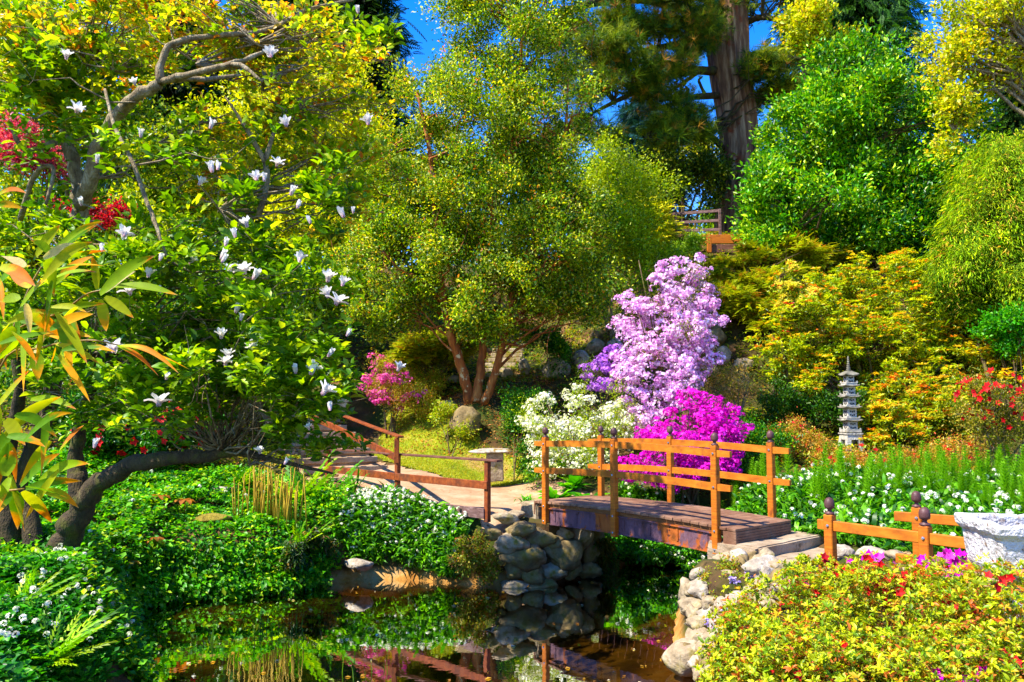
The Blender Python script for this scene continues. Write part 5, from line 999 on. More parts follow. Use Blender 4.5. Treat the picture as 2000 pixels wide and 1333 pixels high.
low = [([B(1700, 925, 15.4, 80, 36, .8, 1), B(1630, 915, 15.6, 60, 30, .6, .8)], 1670, 15.5, 'low bronze leaved azalea with red buds in front of the stone pagoda'),
       ([B(1800, 920, 14.8, 60, 40, .7, 1), B(1760, 960, 14.2, 40, 30, .5, .8), B(1800, 960, 14.0, 50, 30, .5, .8)], 1790, 14.5, 'low rust coloured azalea with scattered red flowers behind the horsetails'),
       ([B(1870, 900, 15.2, 60, 40, .7, 1), B(1860, 950, 14.6, 40, 24, .5, .7)], 1868, 15.1, 'low bronze azalea below the red flowered rhododendron'),
       ([B(1580, 880, 16.6, 60, 30, .6, 1), B(1540, 850, 17, 40, 30, .5, .8)], 1565, 16.8, 'low brown leaved azalea left of the stone pagoda')]
for i, (b_, u, D, lb) in enumerate(low):
    o = bush('low_azalea', lb, 'shrub', b_, 900, 11, .08, .042, .02, RB, u, D, 'leaf', 6, .015, 120+i, nb=30, shell=.3)
    flowers_on(o, 'flowers', b_, 26, .028, RED, 130+i, per=4, cr=.02)
bush('dry_shrub', 'sparse brown twiggy shrub right of the magenta azalea', 'shrub', [B(1440, 745, 18.4, 60, 50, .7, 1), B(1410, 780, 18.2, 40, 40, .5, .7)], 700, 8, .10, .035, .02, [W4(2, 150, 120, 50), W4(2, 110, 120, 24), W4(1, 190, 160, 80)], 1440, 18.3, 'leaf', 10, .02, 141, 'pale_bark', 160, shell=.5, twigs=4, tw=.3)
def juniper(label, blobs, nc, u, D, seed, name='juniper'):
    b = base_at(u, D); o = empty(name, b, label, 'shrub'); r = np.random.default_rng(seed); c, od, _ = sample_blobs(blobs, nc, .3, r); ci = np.repeat(np.arange(nc), 12); m = len(ci); C = c[ci]+r.normal(size=(m, 3))*(.13, .13, .05)
    d = unit(od[ci]*(1, 1, .2)+r.normal(size=(m, 3))*.6*(1, 1, .4)+np.array((0, 0, .08))); leaves('crown', o, M['needle'], C, d, np.array((0, 0, 1.))+r.normal(size=(m, 3))*.25, .22, .15, palette([W4(4, 150, 172, 10), W4(3, 184, 192, 14), W4(2, 88, 118, 10), W4(1, 180, 124, 40)], ci, r, .7, .2, .15), FERN, b)
    branches(o, M['bark'], np.array([b, b+np.array((0, 0, .5))]), c, .025, 60, seed, sag=.1, power=.5); return o
juniper('spreading juniper with flat layered sprays below the orange retaining board', [B(1560, 500, 24, 100, 22, 1.2, 1), B(1450, 510, 24, 60, 26, 1.0, .8), B(1430, 590, 22.5, 60, 40, 1.1, 1), B(1500, 620, 22, 50, 40, .9, .8), B(1480, 560, 23, 80, 26, 1.0, .8), B(1400, 550, 23.2, 30, 34, .7, .7), B(1530, 480, 24.6, 60, 16, .9, .6)], 2200, 1470, 23, 151)
juniper('mossy dark juniper mound in the shade left of the orange trunks', [B(830, 700, 22, 60, 36, 1.0, 1), B(870, 670, 22.5, 50, 36, 1.0, .8), B(800, 720, 21.8, 30, 20, .6, .5)], 900, 840, 22, 152)
more = [('ivy_shrub', 'bright ivy like shrub between the slope boulder and the white azalea', [B(1010, 840, 19.2, 36, 30, .5, 1), B(1035, 800, 19, 50, 40, .7, .9), B(1030, 900, 18, 24, 30, .4, .7), B(1060, 920, 16.6, 40, 20, .5, .6)], 1200, DEEP, 1005, 17.8, .055),
        ('green_shrub', 'green shrub beside the rockery steps behind the orange trunks', [B(1085, 690, 21.5, 30, 40, .6, 1), B(1060, 655, 22.5, 36, 26, .6, .8)], 500, DEEP, 1085, 21.8, .07),
        ('green_shrub', 'fresh green shrub at the far right edge under the drooping conifer', [B(1985, 640, 17.6, 50, 50, .8, 1), B(1900, 590, 19, 50, 24, .6, .7)], 700, [W4(3, 54, 150, 8), W4(2, 97.2, 176, 12), W4(1, 28.08, 104, 8)], 1985, 17.6, .08),
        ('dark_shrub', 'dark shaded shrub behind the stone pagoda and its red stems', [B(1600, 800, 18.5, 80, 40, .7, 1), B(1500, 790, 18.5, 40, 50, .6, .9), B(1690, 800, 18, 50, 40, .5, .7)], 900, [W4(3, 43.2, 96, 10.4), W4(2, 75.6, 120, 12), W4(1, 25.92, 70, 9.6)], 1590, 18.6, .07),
        ('green_shrub', 'green leafy shrub around the orange retaining board post', [B(1345, 480, 25.5, 30, 26, .6, 1), B(1310, 510, 25, 30, 26, .6, .8)], 420, [W4(3, 118.8, 164, 12), W4(2, 150, 186, 50)], 1330, 25.5, .07),
        ('green_shrub', 'yellow green shrub between the steps and the lawn top', [B(830, 790, 20.4, 40, 26, .5, 1), B(790, 740, 21.5, 36, 26, .5, .8), B(850, 750, 21.5, 30, 20, .4, .6)], 700, [W4(3, 140.4, 164, 8), W4(2, 180, 176, 40), W4(1, 196, 130, 50)], 815, 20.6, .05),
        ('fern_clump', 'tuft of yellow green ferns left of the slope boulder', [B(868, 812, 19.2, 20, 14, .25, 1), B(900, 846, 18.9, 26, 8, .2, .7)], 220, [W4(3, 140.4, 170, 8), W4(2, 180, 180, 40)], 880, 18.7, .06),
        ('dark_shrub', 'dark undergrowth shrub on the slope left of the red flowered azaleas', [B(1480, 860, 16.5, 60, 40, .6, 1), B(1460, 900, 15.8, 50, 24, .5, .8)], 800, DEEP, 1475, 16.6, .055)]
for i, (nm, lb, b_, nc, pal, u, D, ls) in enumerate(more):
    bush(nm, lb, 'shrub', b_, nc, 11, .09, ls, ls*.55, pal, u, D, 'leaf', 5, .015, 160+i, nb=20, shell=.35)
# ================================================================== ground cover and small plants
def scatter(poly, n, r, hfun=None, edge=.0):
    poly = np.array(poly)[:, :2]; lo = poly.min(0); hi = poly.max(0); out = np.zeros((0, 2))
    while len(out) < n:
        q = r.uniform(lo, hi, (n*2, 2)); q = q[sdist(q[:, 0], q[:, 1], poly) < -edge]; out = np.vstack((out, q))
    return out[:n]
_sp = P(410, 1020, 13.2); AVOID = [(_sp[0], _sp[1], .7), (_sp[0]+.15, _sp[1]-.7, .7), (_sp[0]+.3, _sp[1]-1.3, .4)]
def hills(x, y, f=1.6, ph=0): return .5+.25*np.sin(x*f*1.3+ph+np.sin(y*f))+.25*np.sin(y*f*1.7+ph*2+1.3*np.sin(x*f*.8))
def cover(name, label, cat, poly, n, hmax, L, W, pal, tmpl=LEAF4, seed=1, per=5, mat='leaf', up=.25, rad=.06, kind='stuff', hmin=.02, f=1.6, nup=1.0, top=.5, group=None):
    r = np.random.default_rng(seed); q = scatter(poly, n, r); z = height(q[:, 0], q[:, 1]); hh = hmin+hmax*hills(q[:, 0], q[:, 1], f, seed)*r.random(n)**top
    for (ax_, ay_, ar_) in AVOID: hh = np.where(np.hypot(q[:, 0]-ax_, q[:, 1]-ay_) < ar_, hh*.12, hh)
    ok = z > -.12; q = q[ok]; z = z[ok]; hh = hh[ok]; c = np.stack((q[:, 0], q[:, 1], np.maximum(z, 0)+hh), 1); m0 = len(c); ci = np.repeat(np.arange(m0), per); m = m0*per
    a = r.uniform(0, 2*math.pi, m); el = r.normal(up, .35, m); d = np.stack((np.cos(a)*np.cos(el), np.sin(a)*np.cos(el), np.sin(el)), 1); C = c[ci]+r.normal(size=(m, 3))*rad*(1, 1, .4)
    nn = np.array((0, 0, nup))+r.normal(size=(m, 3))*.4; s = np.exp(r.normal(0, .22, m))
    o = leaves(name, None, M[mat], C, d, nn, L*s, W*s, palette(pal, ci, r, .6, .16, .16), tmpl); tag(o, label, cat, group, kind); return c
def balls(name, label, cat, pts, size, seed, pal=None, parent=None, kind='stuff', per=9, tmpl=None, spread=.028, stalk=None, stalk_pal=None):
    """small umbels: several star florets on a dome"""
    r = np.random.default_rng(seed); m0 = len(pts); ci = np.repeat(np.arange(m0), per); m = m0*per; dv = unit(r.normal(size=(m, 3))+np.array((0, 0, .6))); C = np.asarray(pts)[ci]+dv*spread*(1, 1, .8)
    d = unit(np.cross(dv, r.normal(size=(m, 3)))); s = size*np.exp(r.normal(0, .1, m))
    o = leaves(name, parent, M['petal'], C, d, dv, s, s, palette(pal or [W4(4, 246, 244, 222), W4(1, 222, 230, 180)], ci, r, .5, .06, .06), tmpl or STAR5, np.array(parent.location) if parent else (0, 0, 0))
    if not parent: tag(o, label, cat, None, kind)
    return o
# hillside cover so no bare slope shows
GC = [W4(4, 103.68, 136, 7.2), W4(3, 151.2, 164, 8.8), W4(2, 64.8, 100, 8), W4(1, 180, 160, 50), W4(0.8, 150, 100, 40)]
cover('undergrowth', 'mixed low green undergrowth over the left slope', 'undergrowth', [(-16, 15), (-5, 15.5), (-4.6, 18.5), (-4.0, 26), (-3, 30), (-18, 30)], 9000, .35, .10, .055, GC, seed=301, per=5)
cover('undergrowth', 'mixed low green undergrowth over the right slope', 'undergrowth', [(3.8, 14.6), (16, 13), (18, 30), (1.5, 30), (1.8, 25), (2.2, 18)], 11000, .28, .08, .045, GC, seed=302, per=5)
cover('undergrowth', 'sparse undergrowth on the rockery above the lawn', 'undergrowth', [(-4, 22.5), (-1, 21), (1.8, 19), (2.2, 24), (1.5, 30), (-4, 30)], 3000, .22, .08, .045, GC, seed=303, per=5)
# left bank
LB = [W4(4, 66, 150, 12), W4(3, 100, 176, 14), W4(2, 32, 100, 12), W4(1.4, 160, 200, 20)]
lbp = [(-9, 6.2), (-5.0, 6.0), G(262, 1333, 0)[:2]+(.1, 0), G(238, 1240, 0)[:2]+(.1, 0), G(252, 1195, 0)[:2], G(330, 1176, 0)[:2]+(0, -.05), G(450, 1166, 0)[:2]+(0, -.05), G(560, 1158, 0)[:2]+(0, -.05), G(630, 1146, 0)[:2], (-2.7, 13.3), (-2.9, 14.2), (-3.6, 15.4), (-5, 16.2), (-8, 16), (-11, 12)]
cover('ground_elder', 'lush bright green leafy ground cover along the left bank', 'ground cover', lbp, 13000, .42, .075, .05, LB, seed=310, per=7, mat='leaf', hmin=.04, rad=.05, f=1.9, top=.4)
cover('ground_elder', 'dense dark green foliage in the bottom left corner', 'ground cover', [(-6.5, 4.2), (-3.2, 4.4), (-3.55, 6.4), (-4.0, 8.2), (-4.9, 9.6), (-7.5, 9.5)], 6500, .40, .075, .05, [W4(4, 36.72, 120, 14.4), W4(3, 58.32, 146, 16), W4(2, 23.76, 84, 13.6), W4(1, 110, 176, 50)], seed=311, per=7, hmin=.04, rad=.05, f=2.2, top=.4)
r = np.random.default_rng(312)
q = np.vstack((scatter(lbp, 60, r), scatter([(-5.2, 5.4), (-3.7, 5.6), (-4.0, 8.0), (-5.0, 8.0)], 60, r), scatter([G(262, 1333, 0)[:2], G(238, 1230, 0)[:2], (-5.6, 9.6), (-4.8, 7.6)], 50, r))); z = height(q[:, 0], q[:, 1])
balls('garlic_flowers', 'small white flower heads dotted over the left bank foliage', 'flowers', np.stack((q[:, 0], q[:, 1], np.maximum(z, 0)+.30+.16*r.random(len(q))), 1), .018, 313, spread=.022, per=8)
r = np.random.default_rng(314); sh = np.array([G(262, 1333, 0), G(238, 1240, 0), G(252, 1195, 0), G(330, 1176, 0), G(450, 1166, 0), G(560, 1158, 0), G(640, 1142, 0)])[:, :2]
tt = r.uniform(0, len(sh)-1, 2400); q = np.stack([np.interp(tt, np.arange(len(sh)), sh[:, k]) for k in (0, 1)], 1); nn_ = unit(q-np.array((-1.8, 9.2))); off = r.uniform(-.10, .35, len(q)); q = q+nn_*off[:, None]
zz_ = np.maximum(height(q[:, 0], q[:, 1]), 0)+r.uniform(.02, .22, len(q)); C = np.stack((q[:, 0], q[:, 1], zz_), 1); ci = np.repeat(np.arange(len(C)), 6); d = unit(r.normal(size=(len(ci), 3))*.6+np.concatenate((-nn_, np.full((len(nn_), 1), -.5)), 1)[ci]); s = np.exp(r.normal(0, .25, len(ci)))
o = leaves('bank_foliage', None, M['leaf'], C[ci]+r.normal(size=(len(ci), 3))*.05, d, np.array((0, 0, 1.))+r.normal(size=(len(ci), 3))*.5+np.concatenate((-nn_, np.zeros((len(nn_), 1))), 1)[ci]*.5, .08*s, .045*s, palette(LB, ci, r), LEAF4); tag(o, 'leafy green foliage hanging over the left pond edge', 'ground cover', None, 'stuff')
# wild garlic left of bridge
def garlic(label, poly, n, nf, seed, L=.24, hm=.16, name='wild_garlic', fh=.24, dens=6):
    r = np.random.default_rng(seed); c = cover(name, label, 'wild garlic', poly, n, hm, L, .036, [W4(4, 70, 140, 10), W4(3, 104, 172, 16), W4(3, 34, 92, 10)], ARCH, seed, dens, 'leaf', .75, .03, top=.6)
    q = scatter(poly, nf, r); z = height(q[:, 0], q[:, 1])
    balls('garlic_flowers', 'white star flower heads above '+label, 'flowers', np.stack((q[:, 0], q[:, 1], np.maximum(z, 0)+fh*(.75+.7*hills(q[:, 0], q[:, 1], 1.6, seed))+.08*r.random(nf)), 1), .022, seed+1, spread=.026)
gp = [P(660, 1090, 13.6)[:2], (-2.9, 14.7), (-2.25, 14.85), (-1.5, 14.2), (-.75, 13.62), (-.95, 13.2), G(760, 1128, 0)[:2], G(820, 1128, 0)[:2], G(700, 1120, .1)[:2]]
garlic('the wild garlic clump beside the pond', gp, 1500, 300, 320, .20, .20)
gp2 = [(3.7, 12.0), (4.3, 10.9), (5.0, 9.9), (6, 9.2), (8, 9.4), (9, 12), (8, 14.5), (5.5, 15), (3.9, 14.2), (3.0, 13.6)]
garlic('the wild garlic bed behind the bridge end', gp2, 4600, 270, 322, .18, .14)
garlic('the wild garlic under the bridge rails', [(1.9, 14.7), (3.1, 13.5), (3.9, 14.2), (3.2, 15.4), (2.0, 15.6)], 700, 120, 324, .22, .12)
# horsetails: individuals
def horsetail_mesh(seed):
    r = np.random.default_rng(seed); V = []; Fc = []; hgt = .62; n = 15; bend = r.uniform(-.05, .05, 2)
    def pt(z): return np.array((bend[0]*(z/hgt)**2, bend[1]*(z/hgt)**2, z))
    for i in range(n):
        z = .06+(hgt-.06)*i/(n-1); t = i/(n-1); Lr = .13*(math.sin(math.pi*min(1, .15+t*.75))**.7)*(1-.55*t)+.02
        for j in range(15):
            a = 2*math.pi*j/15+r.uniform(-.2, .2); d = np.array((math.cos(a), math.sin(a), .75+r.uniform(-.15, .2))); s = np.array((-math.sin(a), math.cos(a), 0))*.0075; p = pt(z); b = len(V)
            V += [p-s, p+s, p+d*Lr*r.uniform(.8, 1.1)]; Fc.append((b, b+1, b+2))
    b = len(V)
    for i in range(7):
        z = hgt*i/6; w = .006*(1-.7*i/6)
        for j in range(4): a = math.pi/2*j; V.append(pt(z)+np.array((math.cos(a)*w, math.sin(a)*w, 0)))
    for i in range(6):
        for j in range(4): Fc.append((b+i*4+j, b+i*4+(j+1) % 4, b+(i+1)*4+(j+1) % 4, b+(i+1)*4+j))
    c = np.array(S(112, 176, 14))*np.ones((len(V), 1))*(.8+.35*r.random((len(V), 1))); me = mesh_py('horsetail', V, Fc, c); me.materials.append(M['needle']); return me
HM = [horsetail_mesh(i) for i in range(4)]
r = np.random.default_rng(330); q = np.vstack((scatter([(4.6, 12.4), (6.0, 12.0), (7.6, 11.2), (8.8, 11.6), (9.2, 14), (7.5, 14.6), (5.6, 14.4), (4.8, 13.6)], 105, r), scatter([(6.4, 10.9), (9.0, 9.8), (9.0, 11.6), (6.8, 11.8)], 34, r), scatter([(3.3, 14.5), (4.6, 13.7), (5.4, 14.6), (4.0, 15.4)], 14, r)))
for (x, y) in q:
    o = bpy.data.objects.new('horsetail', HM[r.integers(4)]); COL.objects.link(o); o.location = (x, y, H(x, y)-.01); s = r.uniform(.75, 1.3); o.scale = (s, s, s); o.rotation_euler = (r.uniform(-.12, .12), r.uniform(-.12, .12), r.uniform(0, 6))
    tag(o, 'bright green feathery horsetail standing among white garlic right of the bridge', 'horsetail', 'horsetails in the wild garlic bed')
# ferns, hostas, strap leaves, croziers
def rosette(name, label, cat, base, n, L, W, pal, tmpl, seed, up=.6, mat='leaf', sd=.3, part='leaves'):
    r = np.random.default_rng(seed); o = empty(name, base, label, cat); a = r.uniform(0, 2*math.pi, n); el = r.normal(up, sd, n); d = np.stack((np.cos(a)*np.cos(el), np.sin(a)*np.cos(el), np.sin(el)), 1)
    C = np.array(base)+d*.03*(1, 1, 0)+r.normal(size=(n, 3))*.05*(1, 1, .3); s = np.exp(r.normal(0, .2, n)); leaves(part, o, M[mat], C, d, np.array((0, 0, 1.))+r.normal(size=(n, 3))*.15, L*s, W*s, palette(pal, np.arange(n), r), tmpl, base)
    mb = MB(base); mb.tube([np.array(base)-(0, 0, .05), np.array(base)+(0, 0, .03), np.array(base)+(0, 0, .09)], [.035, .03, .01], 7); mb.done('crown', M['bark'], o); return o
HG = [W4(3, 64.8, 160, 9.6), W4(2, 103.68, 184, 12), W4(1, 43.2, 120, 8)]
for i, (u, v, D, sz, lb) in enumerate([(1085, 962, 15.4, .34, 'broad leaved hosta clump just behind the left bridge posts'), (1120, 955, 15.9, .34, 'bright hosta beside the magenta azalea foot'), (1150, 965, 15.2, .30, 'smallest hosta seen between the first and second bridge posts')]):
    p = P(u, v, D); b = np.array((p[0], p[1], H(p[0], p[1]))); rosette('hosta', lb, 'hosta', b, 26, sz, sz*.5, HG, LEAF8, 340+i, .55)
rosette('hosta', 'small low tuft of leaves at the left end of the bridge deck', 'plant', base_at(1030, 14.8), 60, .16, .02, HG, ARCH, 345, .7)
FG = [W4(3, 103.68, 168, 8.8), W4(2, 151.2, 190, 12), W4(1, 64.8, 130, 8)]
for i, (u, D, sz, lb) in enumerate([(590, 14.4, .75, 'large bright fern below the lowest magnolia leaves'), (640, 14.8, .62, 'bright fern beside the end of the path kick board'), (470, 14.8, .5, 'fern in front of the shaded pale boulder'), (120, 7.2, .45, 'fern poking out of the foliage in the bottom left corner'), (60, 8.2, .45, 'yellow green fern near the magnolia foot'), (590, 13.0, .45, 'hanging fern at the tip of the left bank')]):
    rosette('fern', lb, 'fern', base_at(u, D)+np.array((0, 0, .15)), 26, sz, sz*.5, FG, FERN, 350+i, .65)
rosette('iris_clump', 'upright strap leaved clump by the lower steps', 'plant', base_at(690, 15.4), 40, .55, .03, [W4(3, 64.8, 140, 9.6), W4(2, 103.68, 170, 16)], ARCH, 357, 1.1)
rosette('daffodil_leaves', 'fresh strap leaves beside the pink azalea', 'plant', base_at(830, 21.6), 70, .35, .03, [W4(3, 129.6, 190, 12)], ARCH, 358, 1.1)
M['crozier'] = solid_mat('crozier', [(.3, S(196, 150, 24)), (.7, S(250, 214, 70))], 14, rough=.6, bump=.1)
for k, (uc, D, n, lb) in enumerate([(520, 13.6, 34, 'bundle of tall yellow brown fern stalks behind the left bank'), (565, 13.3, 30, 'shorter tuft of brown fern stalks right of the tall bundle')]):
    b = base_at(uc, D); o = empty('fern_stalks', b, lb, 'plant'); mb = MB(b); r = np.random.default_rng(360+k)
    for i in range(n):
        x = b+np.array((r.normal()*.17, r.normal()*.12, 0)); h_ = r.uniform(.55, .98); tl = r.normal(size=2)*.05; mb.tube([x, x+(tl[0]*.5, tl[1]*.5, h_*.55), x+(tl[0], tl[1], h_), x+(tl[0]+.02, tl[1], h_+.02), x+(tl[0]+.035, tl[1], h_-.005)], [.011, .010, .008, .006, .004], 6)
    mb.done('stalks', M['crozier'], o, True)
# rodgersia with bronze umbrella leaves
for i, (u, v, D, lb) in enumerate([(312, 968, 13.0, 'bronze umbrella leaved plant under the magnolia limb'), (360, 975, 13.2, 'bronze umbrella leaf standing just left of the moss topped seat'), (215, 1035, 11.9, 'dark red umbrella leaf near the magnolia foot'), (300, 1050, 12.1, 'drooping bronze leaf on a bent stem in the left bank'), (250, 1095, 11.6, 'dark bronze leaf low in the left bank')]):
    t = P(u, v, D); b = np.array((t[0], t[1], H(t[0], t[1]))); o = empty('rodgersia', b, lb, 'plant'); mb = MB(b); mb.tube([b, (b+t)/2+np.array((.02, 0, 0)), t], [.010, .008, .006], 6); mb.done('stem', M['orange_bark'], o, True)
    r = np.random.default_rng(370+i); n = 7; a = np.linspace(0, 2*math.pi, n, endpoint=False)+r.uniform(0, 1); el = r.normal(-.25, .1, n); d = np.stack((np.cos(a)*np.cos(el), np.sin(a)*np.cos(el), np.sin(el)), 1)
    leaves('leaflets', o, M['leaf'], np.repeat(t[None], n, 0), d, np.tile((0, 0, 1.), (n, 1)), .2, .11, palette([W4(2, 176, 110, 40), W4(1, 130, 60, 40), W4(1, 150, 150, 40)], np.arange(n), r), LEAF8, b)
# hanging ivy below the bridge and on the banks
def ivy(name, label, blobs, nc, pal, seed, L=.06, W=.05, droop=-.3, per=8, kindn='stuff'):
    r = np.random.default_rng(seed); c, od, _ = sample_blobs(blobs, nc, .35, r); ci = np.repeat(np.arange(nc), per); m = len(ci); d = unit(od[ci]+r.normal(size=(m, 3))*.6+np.array((0, 0, droop))); n = od[ci]+r.normal(size=(m, 3))*.4+np.array((0, -.2, .6))
    o = leaves(name, None, M['leaf'], c[ci]+r.normal(size=(m, 3))*.05, d, n, L, W, palette(pal, ci, r), LEAF4); tag(o, label, 'ground cover', None, kindn); return o
ivy('bank_foliage', 'bright green foliage hanging on the far bank under the bridge', [B(1250, 1060, 14.6, 80, 30, .5, 1), B(1330, 1060, 14.0, 50, 30, .5, .8), B(1200, 1050, 14.6, 40, 40, .4, .8), B(1290, 1030, 14.8, 90, 22, .4, .8)], 1500, [W4(3, 64.8, 150, 8), W4(2, 103.68, 176, 12), W4(2, 32.4, 96, 8)], 380)
ivy('trailing_stems', 'brown and green stems trailing beside the stone wall', [B(1180, 1085, 13.9, 26, 36, .25, 1), B(1165, 1060, 13.8, 20, 26, .2, .6)], 300, [W4(3, 110, 100, 24), W4(1, 75.6, 120, 9.6)], 381, .14, .012, -1.4)
ivy('bank_foliage', 'small flowering plants clinging to the bank left of the stone wall', [B(925, 1080, 13.0, 34, 44, .3, 1), B(945, 1110, 12.95, 40, 24, .3, .8), B(960, 1060, 12.9, 14, 12, .2, .4), B(990, 1050, 12.8, 12, 8, .15, .3)], 520, [W4(3, 118.8, 140, 9.6), W4(2, 160, 160, 40), W4(1, 170, 110, 50)], 382, .045, .03)
ivy('bank_foliage', 'dark hanging foliage at the tip of the left bank', [B(590, 1090, 12.9, 40, 50, .4, 1), B(620, 1060, 13.1, 26, 30, .3, .6)], 420, [W4(3, 54, 90, 9.6), W4(1, 120, 100, 40), W4(1, 32.4, 60, 8)], 383, .10, .03, -1.0)
ivy('moss', 'yellow green moss and weeds between the embankment stones', [B(1400, 1105, 9.6, 30, 12, .2, .6), B(1385, 1150, 9.7, 14, 20, .2, .5), B(1390, 1260, 8.9, 26, 30, .2, .6), B(1440, 1160, 9.3, 40, 16, .25, .5), B(1420, 1180, 9.2, 30, 60, .15, .6)], 420, [W4(3, 150, 160, 24), W4(2, 108, 140, 9.6), W4(1, 170, 120, 40)], 384, .035, .022)
r = np.random.default_rng(385); c, od, _ = sample_blobs([B(1460, 1150, 9.1, 40, 24, .2, 1), B(1400, 1210, 9.0, 30, 60, .2, 1)], 160, .3, r)
balls('tiny_flowers', 'tiny pale violet flowers trailing over the embankment stones', 'flowers', c, .011, 386, [W4(3, 176, 150, 220), W4(1, 214, 200, 236)], per=3, spread=.012)
# foreground azalea
ab = np.array((3.4, 5.6, H(3.4, 5.6)))
fb = [B(1560, 1270, 5.5, 150, 130, .6, 1), B(1760, 1230, 5.6, 200, 120, .7, 1.2), B(1950, 1230, 5.3, 150, 110, .6, 1), B(1640, 1160, 6.1, 90, 50, .5, .7), B(1800, 1140, 6.2, 120, 36, .5, .8), B(1480, 1330, 5.1, 90, 100, .5, .9), B(1700, 1380, 4.8, 260, 130, .7, 1.2), B(1950, 1390, 4.6, 200, 130, .6, 1), B(1470, 1230, 5.7, 60, 50, .35, .6), B(1450, 1290, 5.4, 50, 70, .35, .6), B(1600, 1120, 6.3, 50, 24, .3, .5)]
AZ = [W4(5, 160, 184, 16), W4(3, 194, 206, 30), W4(3, 104, 144, 14), W4(1.4, 204, 172, 36), W4(.9, 194, 104, 44)]
def azalea_big():
    o = empty('azalea_hedge', ab, 'wide low yellow green azalea in the foreground with a few red flowers', 'shrub'); r = np.random.default_rng(401); nc = 9000; per = 9
    c, od, _ = sample_blobs(fb, nc, .13, r, 9); ok = c[:, 2] > .9; c = c[ok]; od = od[ok]; nc = len(c); ci = np.repeat(np.arange(nc), per); m = len(ci); a = r.uniform(0, 2*math.pi, m); el = r.uniform(-.1, 1.0, m)
    ax = unit(od+np.array((0, 0, .9))+r.normal(size=od.shape)*.25)[ci]; t1 = unit(np.cross(ax, np.array((1., .2, 0)))); t2 = np.cross(ax, t1); d = unit((t1*np.cos(a)[:, None]+t2*np.sin(a)[:, None])*np.cos(el)[:, None]+ax*np.sin(el)[:, None])
    s = np.exp(r.normal(0, .22, m)); leaves('crown', o, M['leaf'], c[ci]+d*.004, d, ax+r.normal(size=(m, 3))*.3, .034*s, .014*s, palette(AZ, ci, r, .75, .16, .14), LEAF8, ab)
    c2 = c-od*.05; ci = np.repeat(np.arange(nc), 3); m = len(ci); d = unit(r.normal(size=(m, 3))); leaves('inner_leaves', o, M['leaf'], c2[ci]+r.normal(size=(m, 3))*.03, d, r.normal(size=(m, 3)), .03, .014, palette([W4(2, 120, 130, 24), W4(1, 190, 110, 40), W4(1, 97.2, 110, 9.6)], ci, r), LEAF4, ab)
    branches(o, M['orange_bark'], np.array([ab+(-1.4, 0, 0), ab, ab+(1.4, -.3, .1)]), c-od*.03, .010, 500, 7, 'branches', .04, sides=4, power=.2)
    return o
az = azalea_big()
r = np.random.default_rng(402)
def spots(lst, size, pal, seed, nm):
    r = np.random.default_rng(seed)
    for (u, v, D, s) in lst:
        p = P(u, v, D)
        for _ in range(max(1, int(s))): one_flower(nm, az, p+r.normal(size=3)*(.05, .05, .03)*(s/3)**.5, unit(r.normal(size=3)*.5+np.array((-.1, -.8, .5))), size*r.uniform(.85, 1.2), pal[r.integers(len(pal))][1:], r)
spots([(1660, 1125, 5.85, 7), (1700, 1120, 5.85, 9), (1725, 1125, 5.85, 7), (1760, 1130, 5.8, 9), (1790, 1128, 5.8, 5), (1755, 1160, 5.6, 4), (1722, 1170, 5.6, 3), (1630, 1125, 5.9, 3), (1565, 1135, 5.9, 3), (1590, 1150, 5.8, 2), (1828, 1105, 5.9, 4), (1930, 1130, 5.2, 3), (1965, 1135, 5.1, 4), (1855, 1190, 5.2, 3), (1540, 1180, 5.6, 2), (1500, 1270, 5.2, 2), (1530, 1290, 5.1, 3), (1505, 1290, 5.1, 2), (1465, 1280, 5.2, 2), (1650, 1270, 4.95, 3), (1580, 1315, 4.8, 2), (1872, 1182, 5.2, 2), (1890, 1200, 5.1, 1), (1990, 1305, 4.5, 4), (1620, 1100, 6.1, 2)], .036, RED, 403, 'red_flower')
spots([(1695, 1095, 6.0, 5), (1730, 1100, 6.0, 4), (1850, 1085, 5.9, 8), (1865, 1095, 5.9, 7), (1808, 1088, 6.0, 4), (1540, 1142, 5.95, 2), (1895, 1325, 4.6, 8), (1860, 1333, 4.6, 5), (1685, 1090, 6.05, 3), (1880, 1112, 5.7, 4)], .038, MGT, 404, 'magenta_flower')
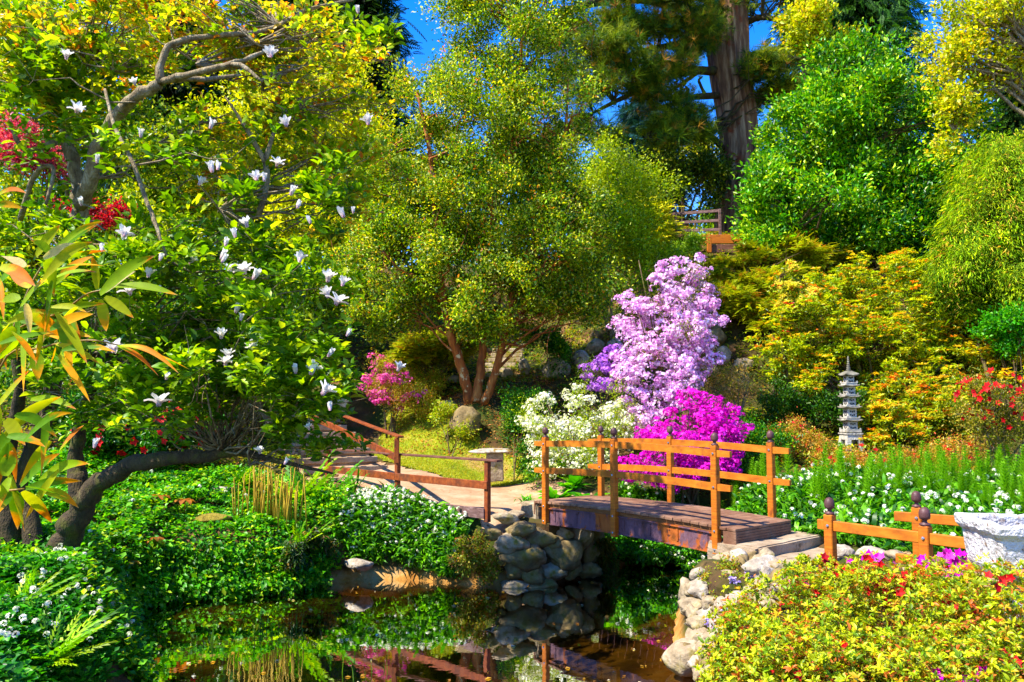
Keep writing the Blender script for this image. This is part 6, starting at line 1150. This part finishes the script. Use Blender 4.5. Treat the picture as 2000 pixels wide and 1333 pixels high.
# grass on the lawn
r = np.random.default_rng(410); q = scatter(lawn_poly, 26000, r, edge=-.0); z = height(q[:, 0], q[:, 1]); C = np.stack((q[:, 0], q[:, 1], z+.02), 1); a = r.uniform(0, 6.28, len(C)); d = unit(np.stack((np.cos(a)*.5, np.sin(a)*.5, r.uniform(.5, 1.2, len(C))), 1))
o = leaves('grass', None, M['leaf'], C, d, r.normal(size=d.shape), .045, .012, palette([W4(4, 140.4, 158, 5.6), W4(3, 168, 178, 20), W4(2, 196, 176, 50)], np.arange(len(C)), r, .3), STRAP); tag(o, 'short yellow green grass blades of the lawn', 'grass', None, 'stuff')
cover('lawn_daisies', 'low weeds edging the path and the lawn', 'weeds', [(.2, 17.2), (1.2, 16.4), (1.9, 16.2), (2.2, 18), (.6, 18.8)], 500, .15, .06, .035, FG, seed=411, per=6)
cover('leaf_litter', 'brown fallen leaves on the slope around the orange trunks', 'leaf litter', [(-3.2, 19.5), (.8, 17.8), (2.2, 18), (2, 23), (-3, 23.2)], 5000, .02, .05, .03, [W4(3, 176, 110, 50), W4(2, 130, 76, 36), W4(1, 206, 160, 90)], seed=412, per=2, hmin=.01)
# pond: floating leaves and reeds
r = np.random.default_rng(420); q = scatter(pond, 260, r); q = q[(q[:, 1] > 6.5)]; C = np.stack((q[:, 0], q[:, 1], np.full(len(q), .006)), 1); a = r.uniform(0, 6.28, len(C)); d = np.stack((np.cos(a), np.sin(a), np.zeros(len(C))), 1)
o = leaves('floating_leaves', None, M['leaf'], C, d, np.tile((0, 0, 1.), (len(C), 1))+r.normal(size=(len(C), 3))*.05, r.uniform(.02, .09, len(C)), r.uniform(.015, .05, len(C)), palette([W4(3, 190, 150, 60), W4(2, 130, 90, 40), W4(1, 220, 210, 180), W4(1, 129.6, 150, 12)], np.arange(len(C)), r, .3), LEAF4); tag(o, 'fallen leaves floating on the pond', 'leaves', None, 'stuff')
for i, (u, v, n, lb) in enumerate([(520, 1215, 14, 'thin green reeds in the middle of the pond shallows'), (575, 1205, 8, 'few reeds right of the thickest reed tuft'), (710, 1300, 9, 'dark reed stems near the front of the pond'), (400, 1240, 7, 'lone reed stems in the dark left pond water')]):
    b = G(u, v+15, 0); o = empty('reeds', b, lb, 'reeds'); r = np.random.default_rng(430+i); a = r.uniform(0, 6.28, n); d = unit(np.stack((np.cos(a)*.12, np.sin(a)*.12, np.ones(n)), 1)); leaves('blades', o, M['leaf'], b+np.stack((r.normal(size=n)*.12, r.normal(size=n)*.12, np.full(n, -.05)), 1), d, r.normal(size=(n, 3)), r.uniform(.15, .4, n), .012, palette([W4(1, 97.2, 150, 12), W4(1, 54, 110, 12)], np.arange(n), r), STRAP, b)
